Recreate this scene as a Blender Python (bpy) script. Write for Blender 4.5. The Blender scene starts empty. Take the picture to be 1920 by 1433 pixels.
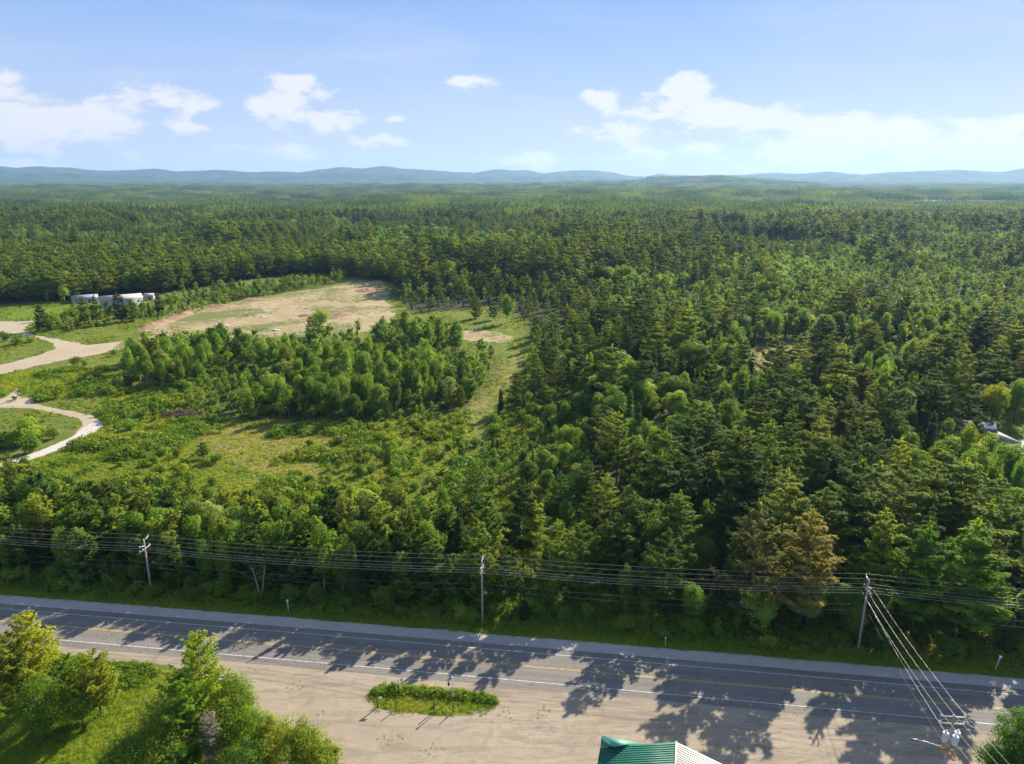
import bpy, math, random
import numpy as np
from mathutils import Vector, Matrix
R = math.radians
scene = bpy.context.scene

# ------------------------------------------------------------------ camera
CAMH, PITCH, FPX = 70.0, R(16), 1330.0
cam_d = bpy.data.cameras.new("camera")
cam = bpy.data.objects.new("camera", cam_d)
scene.collection.objects.link(cam)
cam.location = (0, 0, CAMH)
cam.rotation_euler = (R(90) - PITCH, 0, 0)
cam_d.sensor_width = 36
cam_d.lens = 36 * FPX / 1920
cam_d.clip_start = 0.5
cam_d.clip_end = 60000
scene.camera = cam

# ------------------------------------------------------------------ sun, sky, exposure
SUN_AZ, SUN_EL = R(38), R(28)          # azimuth clockwise from +Y
sd = bpy.data.lights.new("sun", 'SUN')
sun = bpy.data.objects.new("sun", sd)
scene.collection.objects.link(sun)
sd.energy = 5.0
sd.angle = R(0.55)
sd.color = (1.0, 0.90, 0.75)
sdir = Vector((math.sin(SUN_AZ) * math.cos(SUN_EL), math.cos(SUN_AZ) * math.cos(SUN_EL), math.sin(SUN_EL)))
sun.rotation_euler = sdir.to_track_quat('Z', 'Y').to_euler()
sun.location = (60, 80, 200)

scene.view_settings.view_transform = 'Standard'
scene.view_settings.look = 'None'
scene.view_settings.exposure = 1.22
scene.view_settings.gamma = 1
scene.cycles.max_bounces = 6
scene.cycles.diffuse_bounces = 2
scene.cycles.glossy_bounces = 2
scene.cycles.transmission_bounces = 4
scene.cycles.volume_bounces = 0
scene.cycles.use_denoising = True
try:
    scene.cycles.denoiser = 'OPENIMAGEDENOISE'
except Exception:
    pass

world = bpy.data.worlds.new("World")
scene.world = world
world.use_nodes = True
SKY_STR = 0.11


class NT:
    """small helper round a node tree"""
    def __init__(s, t):
        s.t = t
        s.n = t.nodes
        s.l = t.links

    def new(s, typ, **kw):
        n = s.n.new(typ)
        for k, v in kw.items():
            setattr(n, k, v)
        return n

    def put(s, inp, v):
        if hasattr(v, 'is_linked') or isinstance(v, bpy.types.NodeSocket):
            s.l.new(v, inp)
        else:
            inp.default_value = v

    def math(s, op, a, b=None, c=None, clamp=False):
        n = s.new('ShaderNodeMath', operation=op)
        n.use_clamp = clamp
        s.put(n.inputs[0], a)
        if b is not None:
            s.put(n.inputs[1], b)
        if c is not None:
            s.put(n.inputs[2], c)
        return n.outputs[0]

    def mix(s, f, a, b, mode='MIX'):
        n = s.new('ShaderNodeMix', data_type='RGBA', blend_type=mode)
        s.put(n.inputs[0], f)
        s.put(n.inputs[6], a)
        s.put(n.inputs[7], b)
        return n.outputs[2]

    def noise(s, vec, scale, detail=4, rough=.55, dist=0.0):
        n = s.new('ShaderNodeTexNoise')
        if vec is not None:
            s.l.new(vec, n.inputs['Vector'])
        n.inputs['Scale'].default_value = scale
        n.inputs['Detail'].default_value = detail
        n.inputs['Roughness'].default_value = rough
        n.inputs['Distortion'].default_value = dist
        return n.outputs[0]

    def step(s, v, a, b, lo=0.0, hi=1.0):
        n = s.new('ShaderNodeMapRange', interpolation_type='SMOOTHSTEP')
        s.put(n.inputs[0], v)
        for i, q in enumerate((a, b, lo, hi)):
            n.inputs[i + 1].default_value = q
        return n.outputs[0]

    def mapv(s, vec, scale=(1, 1, 1), rot=(0, 0, 0)):
        n = s.new('ShaderNodeMapping')
        s.l.new(vec, n.inputs[0])
        n.inputs['Scale'].default_value = scale
        n.inputs['Rotation'].default_value = rot
        return n.outputs[0]


def px_dir(px, py):
    dx, dy = px - 960, py - 716.5
    return dx, FPX * math.cos(PITCH) - dy * math.sin(PITCH), -(FPX * math.sin(PITCH) + dy * math.cos(PITCH))


def build_world():
    w = NT(world.node_tree)
    w.n.clear()
    out = w.new('ShaderNodeOutputWorld')
    bg = w.new('ShaderNodeBackground')
    w.l.new(bg.outputs[0], out.inputs[0])
    sky = w.new('ShaderNodeTexSky', sky_type='NISHITA')
    sky.sun_disc = False
    sky.sun_elevation = SUN_EL
    sky.sun_rotation = SUN_AZ
    sky.altitude = 200
    sky.air_density = 1.0
    sky.dust_density = 0.6
    sky.ozone_density = 1.6
    tc = w.new('ShaderNodeTexCoord')
    sep = w.new('ShaderNodeSeparateXYZ')
    w.l.new(tc.outputs['Generated'], sep.inputs[0])
    az = w.math('ARCTAN2', sep.outputs[0], sep.outputs[1])
    el = w.math('ARCSINE', sep.outputs[2])
    # clouds: soft heaps at their own bearing and height, edges broken by noise
    blobs = [(15, 172, 45, 30, 1), (70, 215, 75, 45, 1), (150, 228, 80, 36, 1), (240, 200, 70, 42, 1), (330, 190, 62, 30, 1),
             (215, 235, 120, 28, 1), (350, 242, 45, 12, .8), (90, 255, 190, 40, .55), (-150, 215, 140, 60, 1),
             (556, 154, 56, 20, .95), (535, 205, 62, 32, 1), (585, 222, 105, 20, 1), (610, 180, 30, 22, .6), (745, 226, 26, 12, .8), (700, 272, 62, 20, .75),
             (892, 157, 48, 13, .7), (1002, 298, 50, 12, .6), (500, 285, 90, 14, .4),
             (1132, 192, 40, 22, .9), (1285, 172, 46, 30, 1), (1235, 208, 66, 28, .95), (1340, 222, 110, 32, 1), (1440, 228, 85, 30, 1), (1560, 243, 100, 30, 1),
             (1715, 256, 72, 36, 1), (1885, 262, 70, 34, 1), (1640, 275, 420, 38, .9), (1250, 248, 170, 24, .8), (1420, 300, 300, 22, .5), (2150, 250, 170, 50, 1)]
    vec = w.mapv(tc.outputs['Generated'], (1, 1, 2.1))
    n1 = w.noise(vec, 17, 9, .62, .15)
    n2 = w.noise(vec, 5, 3, .5)
    best = None
    for (bx, by, rx, ry, s) in blobs:
        d = px_dir(bx, by)
        a0 = math.atan2(d[0], d[1])
        e0 = math.atan2(d[2], math.hypot(d[0], d[1]))
        ra = rx / FPX * math.cos(a0)
        re = ry / FPX
        u = w.math('MULTIPLY', w.math('SUBTRACT', az, a0), 1 / ra)
        v = w.math('MULTIPLY', w.math('SUBTRACT', el, e0), 1 / re)
        up_ = w.step(v, -.1, .5, .62, 1.0)                # crisp heaped tops, undersides that thin out into the haze
        q = w.math('ADD', w.math('MULTIPLY', u, u), w.math('MULTIPLY', w.math('MULTIPLY', v, v), up_))
        f = w.math('MULTIPLY', w.math('MULTIPLY', w.math('SUBTRACT', 1.3, q), s), w.step(v, -1.1, .25, .42, 1.0))
        best = f if best is None else w.math('MAXIMUM', best, f)
    best = w.math('MINIMUM', best, 1.2)
    body = w.math('ADD', best, w.math('MULTIPLY', w.math('SUBTRACT', n1, .5), 4.6))
    body = w.math('ADD', body, w.math('MULTIPLY', w.math('SUBTRACT', n2, .5), 1.2))
    cover = w.step(body, .10, 1.05)
    cover = w.math('MULTIPLY', cover, w.step(best, -.9, .15))
    # thin high veil and whitening towards the horizon
    veil = w.noise(w.mapv(tc.outputs['Generated'], (1, 1, 6)), 3.0, 5, .6)
    veil = w.math('MULTIPLY', w.step(veil, .42, .75), .5)
    veil = w.math('MULTIPLY', veil, w.step(el, .0, .35, 1, .25))
    G = 1 / (SKY_STR * 2 ** scene.view_settings.exposure)
    k = lambda r, g_, b_: (r * G, g_ * G, b_ * G, 1)
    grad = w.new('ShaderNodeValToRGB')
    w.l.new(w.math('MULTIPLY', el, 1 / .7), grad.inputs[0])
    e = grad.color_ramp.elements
    stops = [(0, (.62, .66, .84)), (.08, (.55, .64, .87)), (.18, (.42, .57, .89)), (.30, (.28, .47, .88)), (.42, (.20, .39, .82)), (1, (.30, .41, .66))]  # last stop: overhead sky brightened beyond a real zenith, added as shadow fill
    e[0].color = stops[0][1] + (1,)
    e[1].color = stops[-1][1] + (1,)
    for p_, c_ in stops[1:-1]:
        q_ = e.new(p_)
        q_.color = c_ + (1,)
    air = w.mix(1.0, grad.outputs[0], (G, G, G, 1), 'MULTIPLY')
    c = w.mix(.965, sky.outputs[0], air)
    c = w.mix(veil, c, k(.70, .74, .89))
    lit = w.step(w.math('ADD', n1, w.math('MULTIPLY', best, .12)), .38, .62)
    ccol = w.mix(lit, k(.68, .71, .84), k(.96, .93, .93))
    c = w.mix(w.math('MULTIPLY', cover, .88), c, ccol)
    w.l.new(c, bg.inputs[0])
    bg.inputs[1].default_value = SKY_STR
    world.cycles.sampling_method = 'MANUAL'
    world.cycles.sample_map_resolution = 512


build_world()

# ------------------------------------------------------------------ general helpers
rng = np.random.default_rng(7)


def gp(px, py, z=0.0):
    """photo pixel -> the point of the level z that it shows"""
    d = px_dir(px, py)
    t = (z - CAMH) / d[2]
    return (d[0] * t, d[1] * t)


def to_px(x, y, z):
    x = np.asarray(x, float); y = np.asarray(y, float); z = np.asarray(z, float)
    dep = y * math.cos(PITCH) + (CAMH - z) * math.sin(PITCH)
    v = y * math.sin(PITCH) - (CAMH - z) * math.cos(PITCH)
    dep = np.where(dep < 1, 1, dep)
    return 960 + FPX * x / dep, 716.5 - FPX * v / dep, dep


def inside(px, py, poly):
    px = np.asarray(px, float); py = np.asarray(py, float)
    r = np.zeros(px.shape, bool)
    n = len(poly)
    j = n - 1
    for i in range(n):
        xi, yi = poly[i]
        xj, yj = poly[j]
        if yi != yj:
            c = ((yi > py) != (yj > py)) & (px < (xj - xi) * (py - yi) / (yj - yi) + xi)
            r ^= c
        j = i
    return r


def gpoly(pts):
    return [gp(*p) for p in pts]


_perm = np.random.default_rng(3).random((512, 512))


def vnoise(x, y, scale, seed=0):
    """smooth value noise 0..1"""
    x = np.asarray(x, float) / scale + seed * 17.3 + 1000
    y = np.asarray(y, float) / scale + seed * 31.7 + 1000
    xi = np.floor(x).astype(int); yi = np.floor(y).astype(int)
    fx = x - xi; fy = y - yi
    fx = fx * fx * (3 - 2 * fx); fy = fy * fy * (3 - 2 * fy)
    g = lambda a, b: _perm[a % 512, b % 512]
    return (g(xi, yi) * (1 - fx) + g(xi + 1, yi) * fx) * (1 - fy) + (g(xi, yi + 1) * (1 - fx) + g(xi + 1, yi + 1) * fx) * fy


def fbm(x, y, scale, seed=0, octv=4):
    s = 0; a = .5; t = 0
    for i in range(octv):
        s = s + a * vnoise(x, y, scale / 2 ** i, seed + i)
        t += a
        a *= .5
    return s / t


def sstep(v, a, b):
    t = np.clip((v - a) / (b - a), 0, 1)
    return t * t * (3 - 2 * t)


def height(x, y):
    x = np.asarray(x, float); y = np.asarray(y, float)
    far = sstep(y, 650, 1600)
    h = far * (fbm(x, y, 900, 11, 3) - .5) * 52 * sstep(y, 650, 2600) + far * (fbm(x, y, 330, 5, 2) - .5) * 12
    h = h + 74 * np.exp(-((x - 1500) / 900) ** 2 - ((y - 6200) / 600) ** 2) + 30 * np.exp(-((x - 500) / 700) ** 2 - ((y - 6800) / 500) ** 2)
    return h - 6 * sstep(y, 4000, 9000)


def mesh_np(name, co, faces, mats=(), mat_idx=None, smooth=False):
    """faces: int array (n,3) or (n,4), or list of such arrays"""
    me = bpy.data.meshes.new(name)
    if not isinstance(faces, list):
        faces = [faces]
    faces = [np.asarray(f, np.int32) for f in faces if len(f)]
    co = np.asarray(co, np.float32)
    me.vertices.add(len(co))
    me.vertices.foreach_set("co", co.ravel())
    loops = np.concatenate([f.ravel() for f in faces])
    tot = np.concatenate([np.full(len(f), f.shape[1], np.int32) for f in faces])
    start = np.concatenate([[0], np.cumsum(tot)[:-1]]).astype(np.int32)
    me.loops.add(len(loops))
    me.loops.foreach_set("vertex_index", loops)
    me.polygons.add(len(tot))
    me.polygons.foreach_set("loop_start", start)
    me.polygons.foreach_set("loop_total", tot)
    for m in mats:
        me.materials.append(m)
    if mat_idx is not None:
        me.polygons.foreach_set("material_index", np.asarray(mat_idx, np.int32))
    if smooth:
        me.polygons.foreach_set("use_smooth", np.ones(len(tot), bool))
    me.update(calc_edges=True)
    return me


COL = scene.collection


def link(o, parent=None):
    COL.objects.link(o)
    if parent is not None:
        o.parent = parent
    return o


def tag(o, label=None, cat=None, group=None, kind=None):
    if label: o['label'] = label
    if cat: o['category'] = cat
    if group: o['group'] = group
    if kind: o['kind'] = kind
    return o


def empty(name, loc, rz=0.0, sc=1.0):
    o = bpy.data.objects.new(name, None)
    o.location = loc
    o.rotation_euler = (0, 0, rz)
    o.scale = (sc, sc, sc)
    o.empty_display_size = .5
    return link(o)


class MB:
    """collects boxes, tubes and sheets into one mesh"""
    def __init__(s):
        s.v = []
        s.f4 = []
        s.f3 = []
        s.fn = []

    def add(s, v, f4=(), f3=()):
        b = len(s.v)
        s.v.extend([tuple(p) for p in v])
        s.f4.extend([tuple(i + b for i in f) for f in f4])
        s.f3.extend([tuple(i + b for i in f) for f in f3])

    def box(s, c, size, rot=None):
        hx, hy, hz = size[0] / 2, size[1] / 2, size[2] / 2
        pts = [Vector((x * hx, y * hy, z * hz)) for z in (-1, 1) for y in (-1, 1) for x in (-1, 1)]
        if rot is not None:
            pts = [rot @ p for p in pts]
        pts = [p + Vector(c) for p in pts]
        s.add(pts, [(0, 2, 3, 1), (4, 5, 7, 6), (0, 1, 5, 4), (2, 6, 7, 3), (0, 4, 6, 2), (1, 3, 7, 5)])

    def tube(s, pts, rad, n=8, caps=True):
        pts = [Vector(p) for p in pts]
        if not isinstance(rad, (list, tuple)):
            rad = [rad] * len(pts)
        rings = []
        for i, p in enumerate(pts):
            d = (pts[min(i + 1, len(pts) - 1)] - pts[max(i - 1, 0)]).normalized()
            a = d.cross(Vector((0, 0, 1)))
            if a.length < 1e-3:
                a = Vector((1, 0, 0))
            a.normalize()
            b = d.cross(a).normalized()
            rings.append([p + (a * math.cos(2 * math.pi * k / n) + b * math.sin(2 * math.pi * k / n)) * rad[i] for k in range(n)])
        v = [q for r in rings for q in r]
        f = []
        for i in range(len(rings) - 1):
            for k in range(n):
                f.append((i * n + k, i * n + (k + 1) % n, (i + 1) * n + (k + 1) % n, (i + 1) * n + k))
        f3 = []
        if caps:
            v.append(pts[0]); v.append(pts[-1])
            c0, c1 = len(v) - 2, len(v) - 1
            for k in range(n):
                f3.append((c0, (k + 1) % n, k))
                f3.append((c1, (len(rings) - 1) * n + k, (len(rings) - 1) * n + (k + 1) % n))
        s.add(v, f, f3)

    def arrays(s):
        fs = []
        if s.f4: fs.append(np.array(s.f4, np.int32))
        if s.f3: fs.append(np.array(s.f3, np.int32))
        return np.array(s.v, np.float32).reshape(-1, 3), fs

    def build(s, name, mat, parent=None, smooth=False):
        v, fs = s.arrays()
        o = bpy.data.objects.new(name, mesh_np(name, v, fs, [mat], smooth=smooth))
        return link(o, parent)


# ------------------------------------------------------------------ materials
def new_mat(name):
    m = bpy.data.materials.new(name)
    m.use_nodes = True
    t = NT(m.node_tree)
    t.n.clear()
    out = t.new('ShaderNodeOutputMaterial')
    return m, t, out


def plain_mat(name, col, rough=.6, metal=0.0, var=.15, scale=3.0, bump=0.0):
    m, t, out = new_mat(name)
    p = t.new('ShaderNodeBsdfPrincipled')
    tc = t.new('ShaderNodeTexCoord')
    n = t.noise(tc.outputs['Object'], scale, 6, .6)
    dark = tuple(c * (1 - var) for c in col) + (1,)
    lite = tuple(min(1, c * (1 + var)) for c in col) + (1,)
    t.l.new(t.mix(t.step(n, .3, .7), dark, lite), p.inputs['Base Color'])
    p.inputs['Roughness'].default_value = rough
    p.inputs['Metallic'].default_value = metal
    if bump:
        b = t.new('ShaderNodeBump')
        b.inputs['Strength'].default_value = bump
        t.l.new(n, b.inputs['Height'])
        t.l.new(b.outputs[0], p.inputs['Normal'])
    t.l.new(p.outputs[0], out.inputs[0])
    return m


def leaf_mat(name, cols, trans=(2.3, 2.0, .6), tf=.38, rough=.5, nscale=.5, spec=.35, big=0.0, rnd=.45):
    """foliage: a hue per tree, a slow change through the crown, light shining through the leaves"""
    m, t, out = new_mat(name)
    oi = t.new('ShaderNodeObjectInfo')
    tc = t.new('ShaderNodeTexCoord')
    ramp = t.new('ShaderNodeValToRGB')
    el = ramp.color_ramp.elements
    el[0].position = 0
    el[0].color = cols[0] + (1,)
    el[1].position = 1
    el[1].color = cols[-1] + (1,)
    for i, c in enumerate(cols[1:-1]):
        e = el.new((i + 1) / (len(cols) - 1))
        e.color = c + (1,)
    v = oi.outputs['Random']
    if big:
        geo = t.new('ShaderNodeNewGeometry')
        bn = t.noise(geo.outputs['Position'], big, 3, .5)
        v = t.math('ADD', t.math('MULTIPLY', v, rnd), t.step(bn, .34, .66, 0, 1 - rnd))
    t.l.new(v, ramp.inputs[0])
    n = t.noise(tc.outputs['Object'], nscale, 4, .6)
    c = t.mix(t.step(n, .3, .75), (.78, .80, .84, 1), (1.25, 1.2, 1.08, 1))
    c = t.mix(1.0, ramp.outputs[0], c, 'MULTIPLY')
    c = t.mix(1.0, c, (1.24, 1.15, 1.0, 1), 'MULTIPLY')
    c = t.mix(1.0, c, oi.outputs['Color'], 'MULTIPLY')
    p = t.new('ShaderNodeBsdfPrincipled')
    t.l.new(c, p.inputs['Base Color'])
    p.inputs['Roughness'].default_value = rough
    p.inputs['Specular IOR Level'].default_value = spec
    tr = t.new('ShaderNodeBsdfTranslucent')
    t.l.new(t.mix(1.0, c, trans + (1,), 'MULTIPLY'), tr.inputs[0])
    mx = t.new('ShaderNodeMixShader')
    mx.inputs[0].default_value = tf
    t.l.new(p.outputs[0], mx.inputs[1])
    t.l.new(tr.outputs[0], mx.inputs[2])
    t.l.new(mx.outputs[0], out.inputs[0])
    return m


M = {}
M['pine'] = leaf_mat('pine_needles', [(.046, .094, .020), (.080, .144, .025), (.120, .186, .030), (.165, .225, .036)], tf=.40, spec=.05, rough=.7)
M['spruce'] = leaf_mat('spruce_needles', [(.024, .056, .020), (.040, .084, .026), (.064, .115, .030)], tf=.3, spec=.03, rough=.8)
M['maple'] = leaf_mat('broad_leaves', [(.050, .122, .018), (.082, .174, .023), (.118, .210, .030), (.160, .238, .060)], tf=.42, spec=.12, rough=.6)
M['birch'] = leaf_mat('birch_leaves', [(.068, .156, .020), (.108, .206, .026), (.150, .238, .036)], tf=.44, spec=.1, rough=.6)
M['shrub'] = leaf_mat('shrub_leaves', [(.072, .155, .016), (.110, .200, .022), (.160, .235, .030)], tf=.40, spec=.1)
M['weed'] = leaf_mat('undergrowth_leaves', [(.072, .160, .015), (.112, .205, .020), (.165, .232, .026), (.220, .235, .040)], tf=.40, big=.05, spec=.08)
M['grass'] = leaf_mat('grass_blades', [(.120, .220, .016), (.175, .262, .022), (.250, .285, .038)], tf=.44, big=.12, spec=.1)
M['farwood'] = leaf_mat('far_leaves', [(.024, .056, .019), (.042, .090, .023), (.078, .140, .028), (.135, .200, .034)], tf=.38, big=.006, spec=.04, rnd=.3)
M['bare'] = plain_mat('bare_twigs', (.20, .16, .12), .8, var=.3, scale=2)
M['bark'] = plain_mat('bark', (.11, .085, .065), .9, var=.35, scale=4, bump=.3)
M['birchbark'] = plain_mat('pale_bark', (.42, .40, .35), .8, var=.35, scale=5)
M['pole'] = plain_mat('weathered_wood', (.33, .29, .24), .85, var=.25, scale=2, bump=.2)
M['wire'] = plain_mat('aluminium_wire', (.50, .48, .46), .35, .3, var=.05)
M['cable'] = plain_mat('dark_cable', (.16, .16, .16), .6, var=.1)
M['porcelain'] = plain_mat('insulator', (.74, .74, .72), .3, var=.08)
M['zinc'] = plain_mat('galvanised_steel', (.55, .55, .53), .45, .4, var=.15)


def soil_layers(t, tc):
    o = tc.outputs['Object']
    return o


def ground_mat():
    m, t, out = new_mat('ground')
    geo = t.new('ShaderNodeNewGeometry')
    pos = geo.outputs['Position']
    at = lambda n: t.new('ShaderNodeAttribute', attribute_name=n).outputs['Fac']
    wood, dry, lush = at('wood'), at('dry'), at('lush')
    n_f = t.noise(pos, 1.6, 6, .65)
    n_m = t.noise(pos, .22, 5, .6, .6)
    n_l = t.noise(pos, .035, 4, .55, .4)
    g = t.mix(t.step(n_m, .34, .66), (.075, .120, .020, 1), (.145, .165, .030, 1))
    g = t.mix(t.math('MULTIPLY', t.step(n_l, .45, .7), .6), g, (.19, .18, .045, 1))
    g = t.mix(t.step(n_f, .55, .8, 0, .55), g, (.05, .075, .018, 1))
    g = t.mix(lush, g, t.mix(t.step(n_m, .3, .7), (.085, .165, .018, 1), (.15, .20, .024, 1)))
    dv = t.math('ADD', t.math('MULTIPLY', dry, 1.0), t.math('MULTIPLY', t.math('SUBTRACT', n_m, .5), 1.5))
    dv = t.math('ADD', dv, t.math('MULTIPLY', t.math('SUBTRACT', n_f, .5), .9))
    g = t.mix(t.math('MULTIPLY', t.step(dv, .35, .7), .95), g, t.mix(n_f, (.27, .22, .075, 1), (.24, .16, .09, 1)))
    g = t.mix(t.math('MULTIPLY', t.step(dv, .85, 1.0), .85), g, (.40, .30, .20, 1))
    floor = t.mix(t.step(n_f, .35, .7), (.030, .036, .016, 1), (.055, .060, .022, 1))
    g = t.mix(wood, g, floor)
    p = t.new('ShaderNodeBsdfPrincipled')
    p.inputs['Roughness'].default_value = .95
    p.inputs['Specular IOR Level'].default_value = .1
    t.l.new(g, p.inputs['Base Color'])
    b = t.new('ShaderNodeBump')
    b.inputs['Strength'].default_value = .8
    b.inputs['Distance'].default_value = .35
    t.l.new(n_f, b.inputs['Height'])
    t.l.new(b.outputs[0], p.inputs['Normal'])
    t.l.new(p.outputs[0], out.inputs[0])
    return m


def sand_mat(name, c1, c2, c3, green=0.0, fine=3.0, streak=None, cracks=False, bump=.4):
    m, t, out = new_mat(name)
    geo = t.new('ShaderNodeNewGeometry')
    pos = geo.outputs['Position']
    n_f = t.noise(pos, fine, 6, .7)
    n_m = t.noise(pos, .35, 6, .62, 1.2)
    n_l = t.noise(pos, .06, 4, .55, .5)
    c = t.mix(t.step(n_l, .3, .7), c1 + (1,), c2 + (1,))
    c = t.mix(t.step(n_m, .5, .75, 0, .75), c, c3 + (1,))
    c = t.mix(t.step(n_f, .25, .75, 0, .22), c, tuple(q * .55 for q in c3) + (1,))
    if streak:                      # faint tyre tracks running with the road
        sv = t.mapv(pos, (streak[0], streak[1], 1), (0, 0, R(streak[2])))
        n_s = t.noise(sv, 1.0, 5, .6, 1.5)
        c = t.mix(t.step(n_s, .46, .66, 0, .6), c, tuple(q * .62 for q in c1) + (1,))
        n_r = t.noise(t.mapv(pos, (streak[0] * 3, streak[1] * 2.5, 1), (0, 0, R(streak[2] + 34))), 1.0, 4, .6, 2.5)
        c = t.mix(t.math('MULTIPLY', t.step(n_r, .52, .60, 0, .5), t.step(n_l, .42, .58)), c, tuple(q * .6 for q in c1) + (1,))
        n_t = t.noise(sv, 2.3, 3, .6, .8)
        c = t.mix(t.step(n_t, .55, .72, 0, .45), c, tuple(min(1, q * 1.2) for q in c1) + (1,))
    if green:
        gm = t.step(t.math('ADD', t.math('MULTIPLY', n_m, .5), t.math('MULTIPLY', t.noise(pos, .035, 4, .6, .5), .6)), .528 if green > .5 else .6, .60 if green > .5 else .7, 0, green)
        c = t.mix(gm, c, t.mix(n_f, (.07, .12, .02, 1), (.19, .18, .05, 1)))
    p = t.new('ShaderNodeBsdfPrincipled')
    p.inputs['Roughness'].default_value = .93
    p.inputs['Specular IOR Level'].default_value = .2
    t.l.new(c, p.inputs['Base Color'])
    b = t.new('ShaderNodeBump')
    b.inputs['Strength'].default_value = bump
    b.inputs['Distance'].default_value = .15
    t.l.new(t.math('ADD', n_f, t.math('MULTIPLY', n_m, 1.5)), b.inputs['Height'])
    t.l.new(b.outputs[0], p.inputs['Normal'])
    t.l.new(p.outputs[0], out.inputs[0])
    return m


def asphalt_mat():
    m, t, out = new_mat('asphalt')
    geo = t.new('ShaderNodeNewGeometry')
    pos = geo.outputs['Position']
    uv = t.new('ShaderNodeUVMap').outputs[0]
    sep = t.new('ShaderNodeSeparateXYZ')
    t.l.new(uv, sep.inputs[0])
    across = sep.outputs[1]
    n_f = t.noise(pos, 9, 5, .7)
    n_m = t.noise(t.mapv(uv, (.05, .9, 1)), 1.0, 6, .6, .6)
    c = t.mix(t.step(n_m, .3, .7), (.165, .150, .130, 1), (.225, .204, .176, 1))
    # wheel paths polished a little paler
    for a in (-2.45, -.85, .85, 2.45):
        d = t.math('ABSOLUTE', t.math('SUBTRACT', across, a))
        c = t.mix(t.step(d, .1, .55, .28, 0), c, (.245, .226, .200, 1))
    c = t.mix(t.step(n_f, .3, .8, 0, .4), c, (.09, .087, .083, 1))
    vor = t.new('ShaderNodeTexVoronoi', feature='DISTANCE_TO_EDGE')
    t.l.new(t.mapv(uv, (.09, .28, 1)), vor.inputs['Vector'])
    wob = t.noise(pos, .6, 4, .6)
    crack = t.step(t.math('ADD', vor.outputs[0], t.math('MULTIPLY', wob, .02)), .013, .026, .75, 0)
    c = t.mix(crack, c, (.045, .045, .045, 1))
    p = t.new('ShaderNodeBsdfPrincipled')
    p.inputs['Roughness'].default_value = .85
    p.inputs['Specular IOR Level'].default_value = .25
    t.l.new(c, p.inputs['Base Color'])
    b = t.new('ShaderNodeBump')
    b.inputs['Strength'].default_value = .25
    b.inputs['Distance'].default_value = .03
    t.l.new(n_f, b.inputs['Height'])
    t.l.new(b.outputs[0], p.inputs['Normal'])
    t.l.new(p.outputs[0], out.inputs[0])
    return m


def paint_mat(name, col):
    m, t, out = new_mat(name)
    geo = t.new('ShaderNodeNewGeometry')
    n = t.noise(geo.outputs['Position'], 2.6, 6, .7)
    c = t.mix(t.step(n, .42, .68, .12, .85), col + (1,), (.17, .16, .15, 1))
    p = t.new('ShaderNodeBsdfPrincipled')
    p.inputs['Roughness'].default_value = .7
    t.l.new(c, p.inputs['Base Color'])
    t.l.new(p.outputs[0], out.inputs[0])
    return m


M['ground'] = ground_mat()
M['asphalt'] = asphalt_mat()
M['white_paint'] = paint_mat('white_paint', (.74, .73, .70))
M['yellow_paint'] = paint_mat('yellow_paint', (.66, .41, .06))
M['lot'] = sand_mat('sandy_gravel', (.315, .258, .190), (.395, .325, .240), (.235, .190, .140), streak=(.08, .55, 7), bump=.28)
M['shoulder'] = sand_mat('pale_gravel', (.37, .345, .32), (.43, .395, .36), (.31, .285, .26), fine=5)
M['dirt'] = sand_mat('dirt_track', (.38, .31, .21), (.44, .37, .26), (.31, .25, .16), fine=1.5, green=.15)
M['clear'] = sand_mat('bare_soil', (.34, .25, .13), (.46, .37, .22), (.23, .16, .075), fine=.8, green=.99, streak=(.05, .22, -28), bump=.8)
M['palegravel'] = sand_mat('pale_track', (.50, .46, .42), (.56, .52, .48), (.42, .37, .32), fine=2)

# ------------------------------------------------------------------ zones (traced from the photo, laid out on the ground)
P_CLEAR = gpoly([(258, 617), (300, 600), (349, 583), (401, 572), (440, 565), (488, 558), (540, 549), (593, 542), (640, 535), (705, 526), (738, 540), (725, 560), (735, 580),
                 (748, 600), (720, 620), (640, 628), (576, 628), (500, 632), (436, 634), (297, 648), (215, 657), (164, 660), (150, 650), (190, 645), (250, 636), (290, 628)])
P_CLEAR_B = gpoly([(835, 626), (870, 620), (905, 618), (945, 624), (968, 638), (945, 644), (900, 640), (860, 636)])
P_ARM_A = gpoly([(-200, 590), (0, 603), (45, 603), (75, 600), (50, 612), (45, 622), (75, 630), (105, 636), (164, 647), (230, 640), (200, 662), (120, 676), (60, 688), (0, 704), (-200, 750), (-200, 730),
                 (0, 684), (40, 676), (80, 663), (104, 654), (100, 644), (75, 636), (35, 627), (0, 622), (-200, 630)])
P_PATH = gpoly([(196, 792), (176, 790), (160, 802), (135, 818), (90, 838), (40, 857), (0, 870), (-150, 905), (-150, 940), (0, 883), (60, 862), (120, 842), (160, 826), (180, 811), (194, 798)])
P_TRACK = gpoly([(192, 792), (172, 780), (140, 772), (90, 764), (60, 757), (0, 752), (-60, 752), (-60, 770), (0, 764), (60, 766), (110, 776), (150, 785), (158, 798), (140, 814), (176, 800)])
P_PATCH = gpoly([(0, 752), (25, 733), (40, 728), (38, 742), (72, 752), (60, 760), (0, 764), (-40, 762)])
P_LOT = gpoly([(60, 1206), (120, 1214), (200, 1220), (337, 1231), (505, 1243), (640, 1254), (897, 1279), (1200, 1300), (1617, 1336), (1920, 1365), (2300, 1400), (2300, 1900), (500, 1900), (500, 1500),
               (508, 1420), (490, 1360), (470, 1325), (455, 1300), (440, 1285), (380, 1270), (290, 1246), (200, 1238), (130, 1232), (85, 1222), (40, 1215)])
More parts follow.
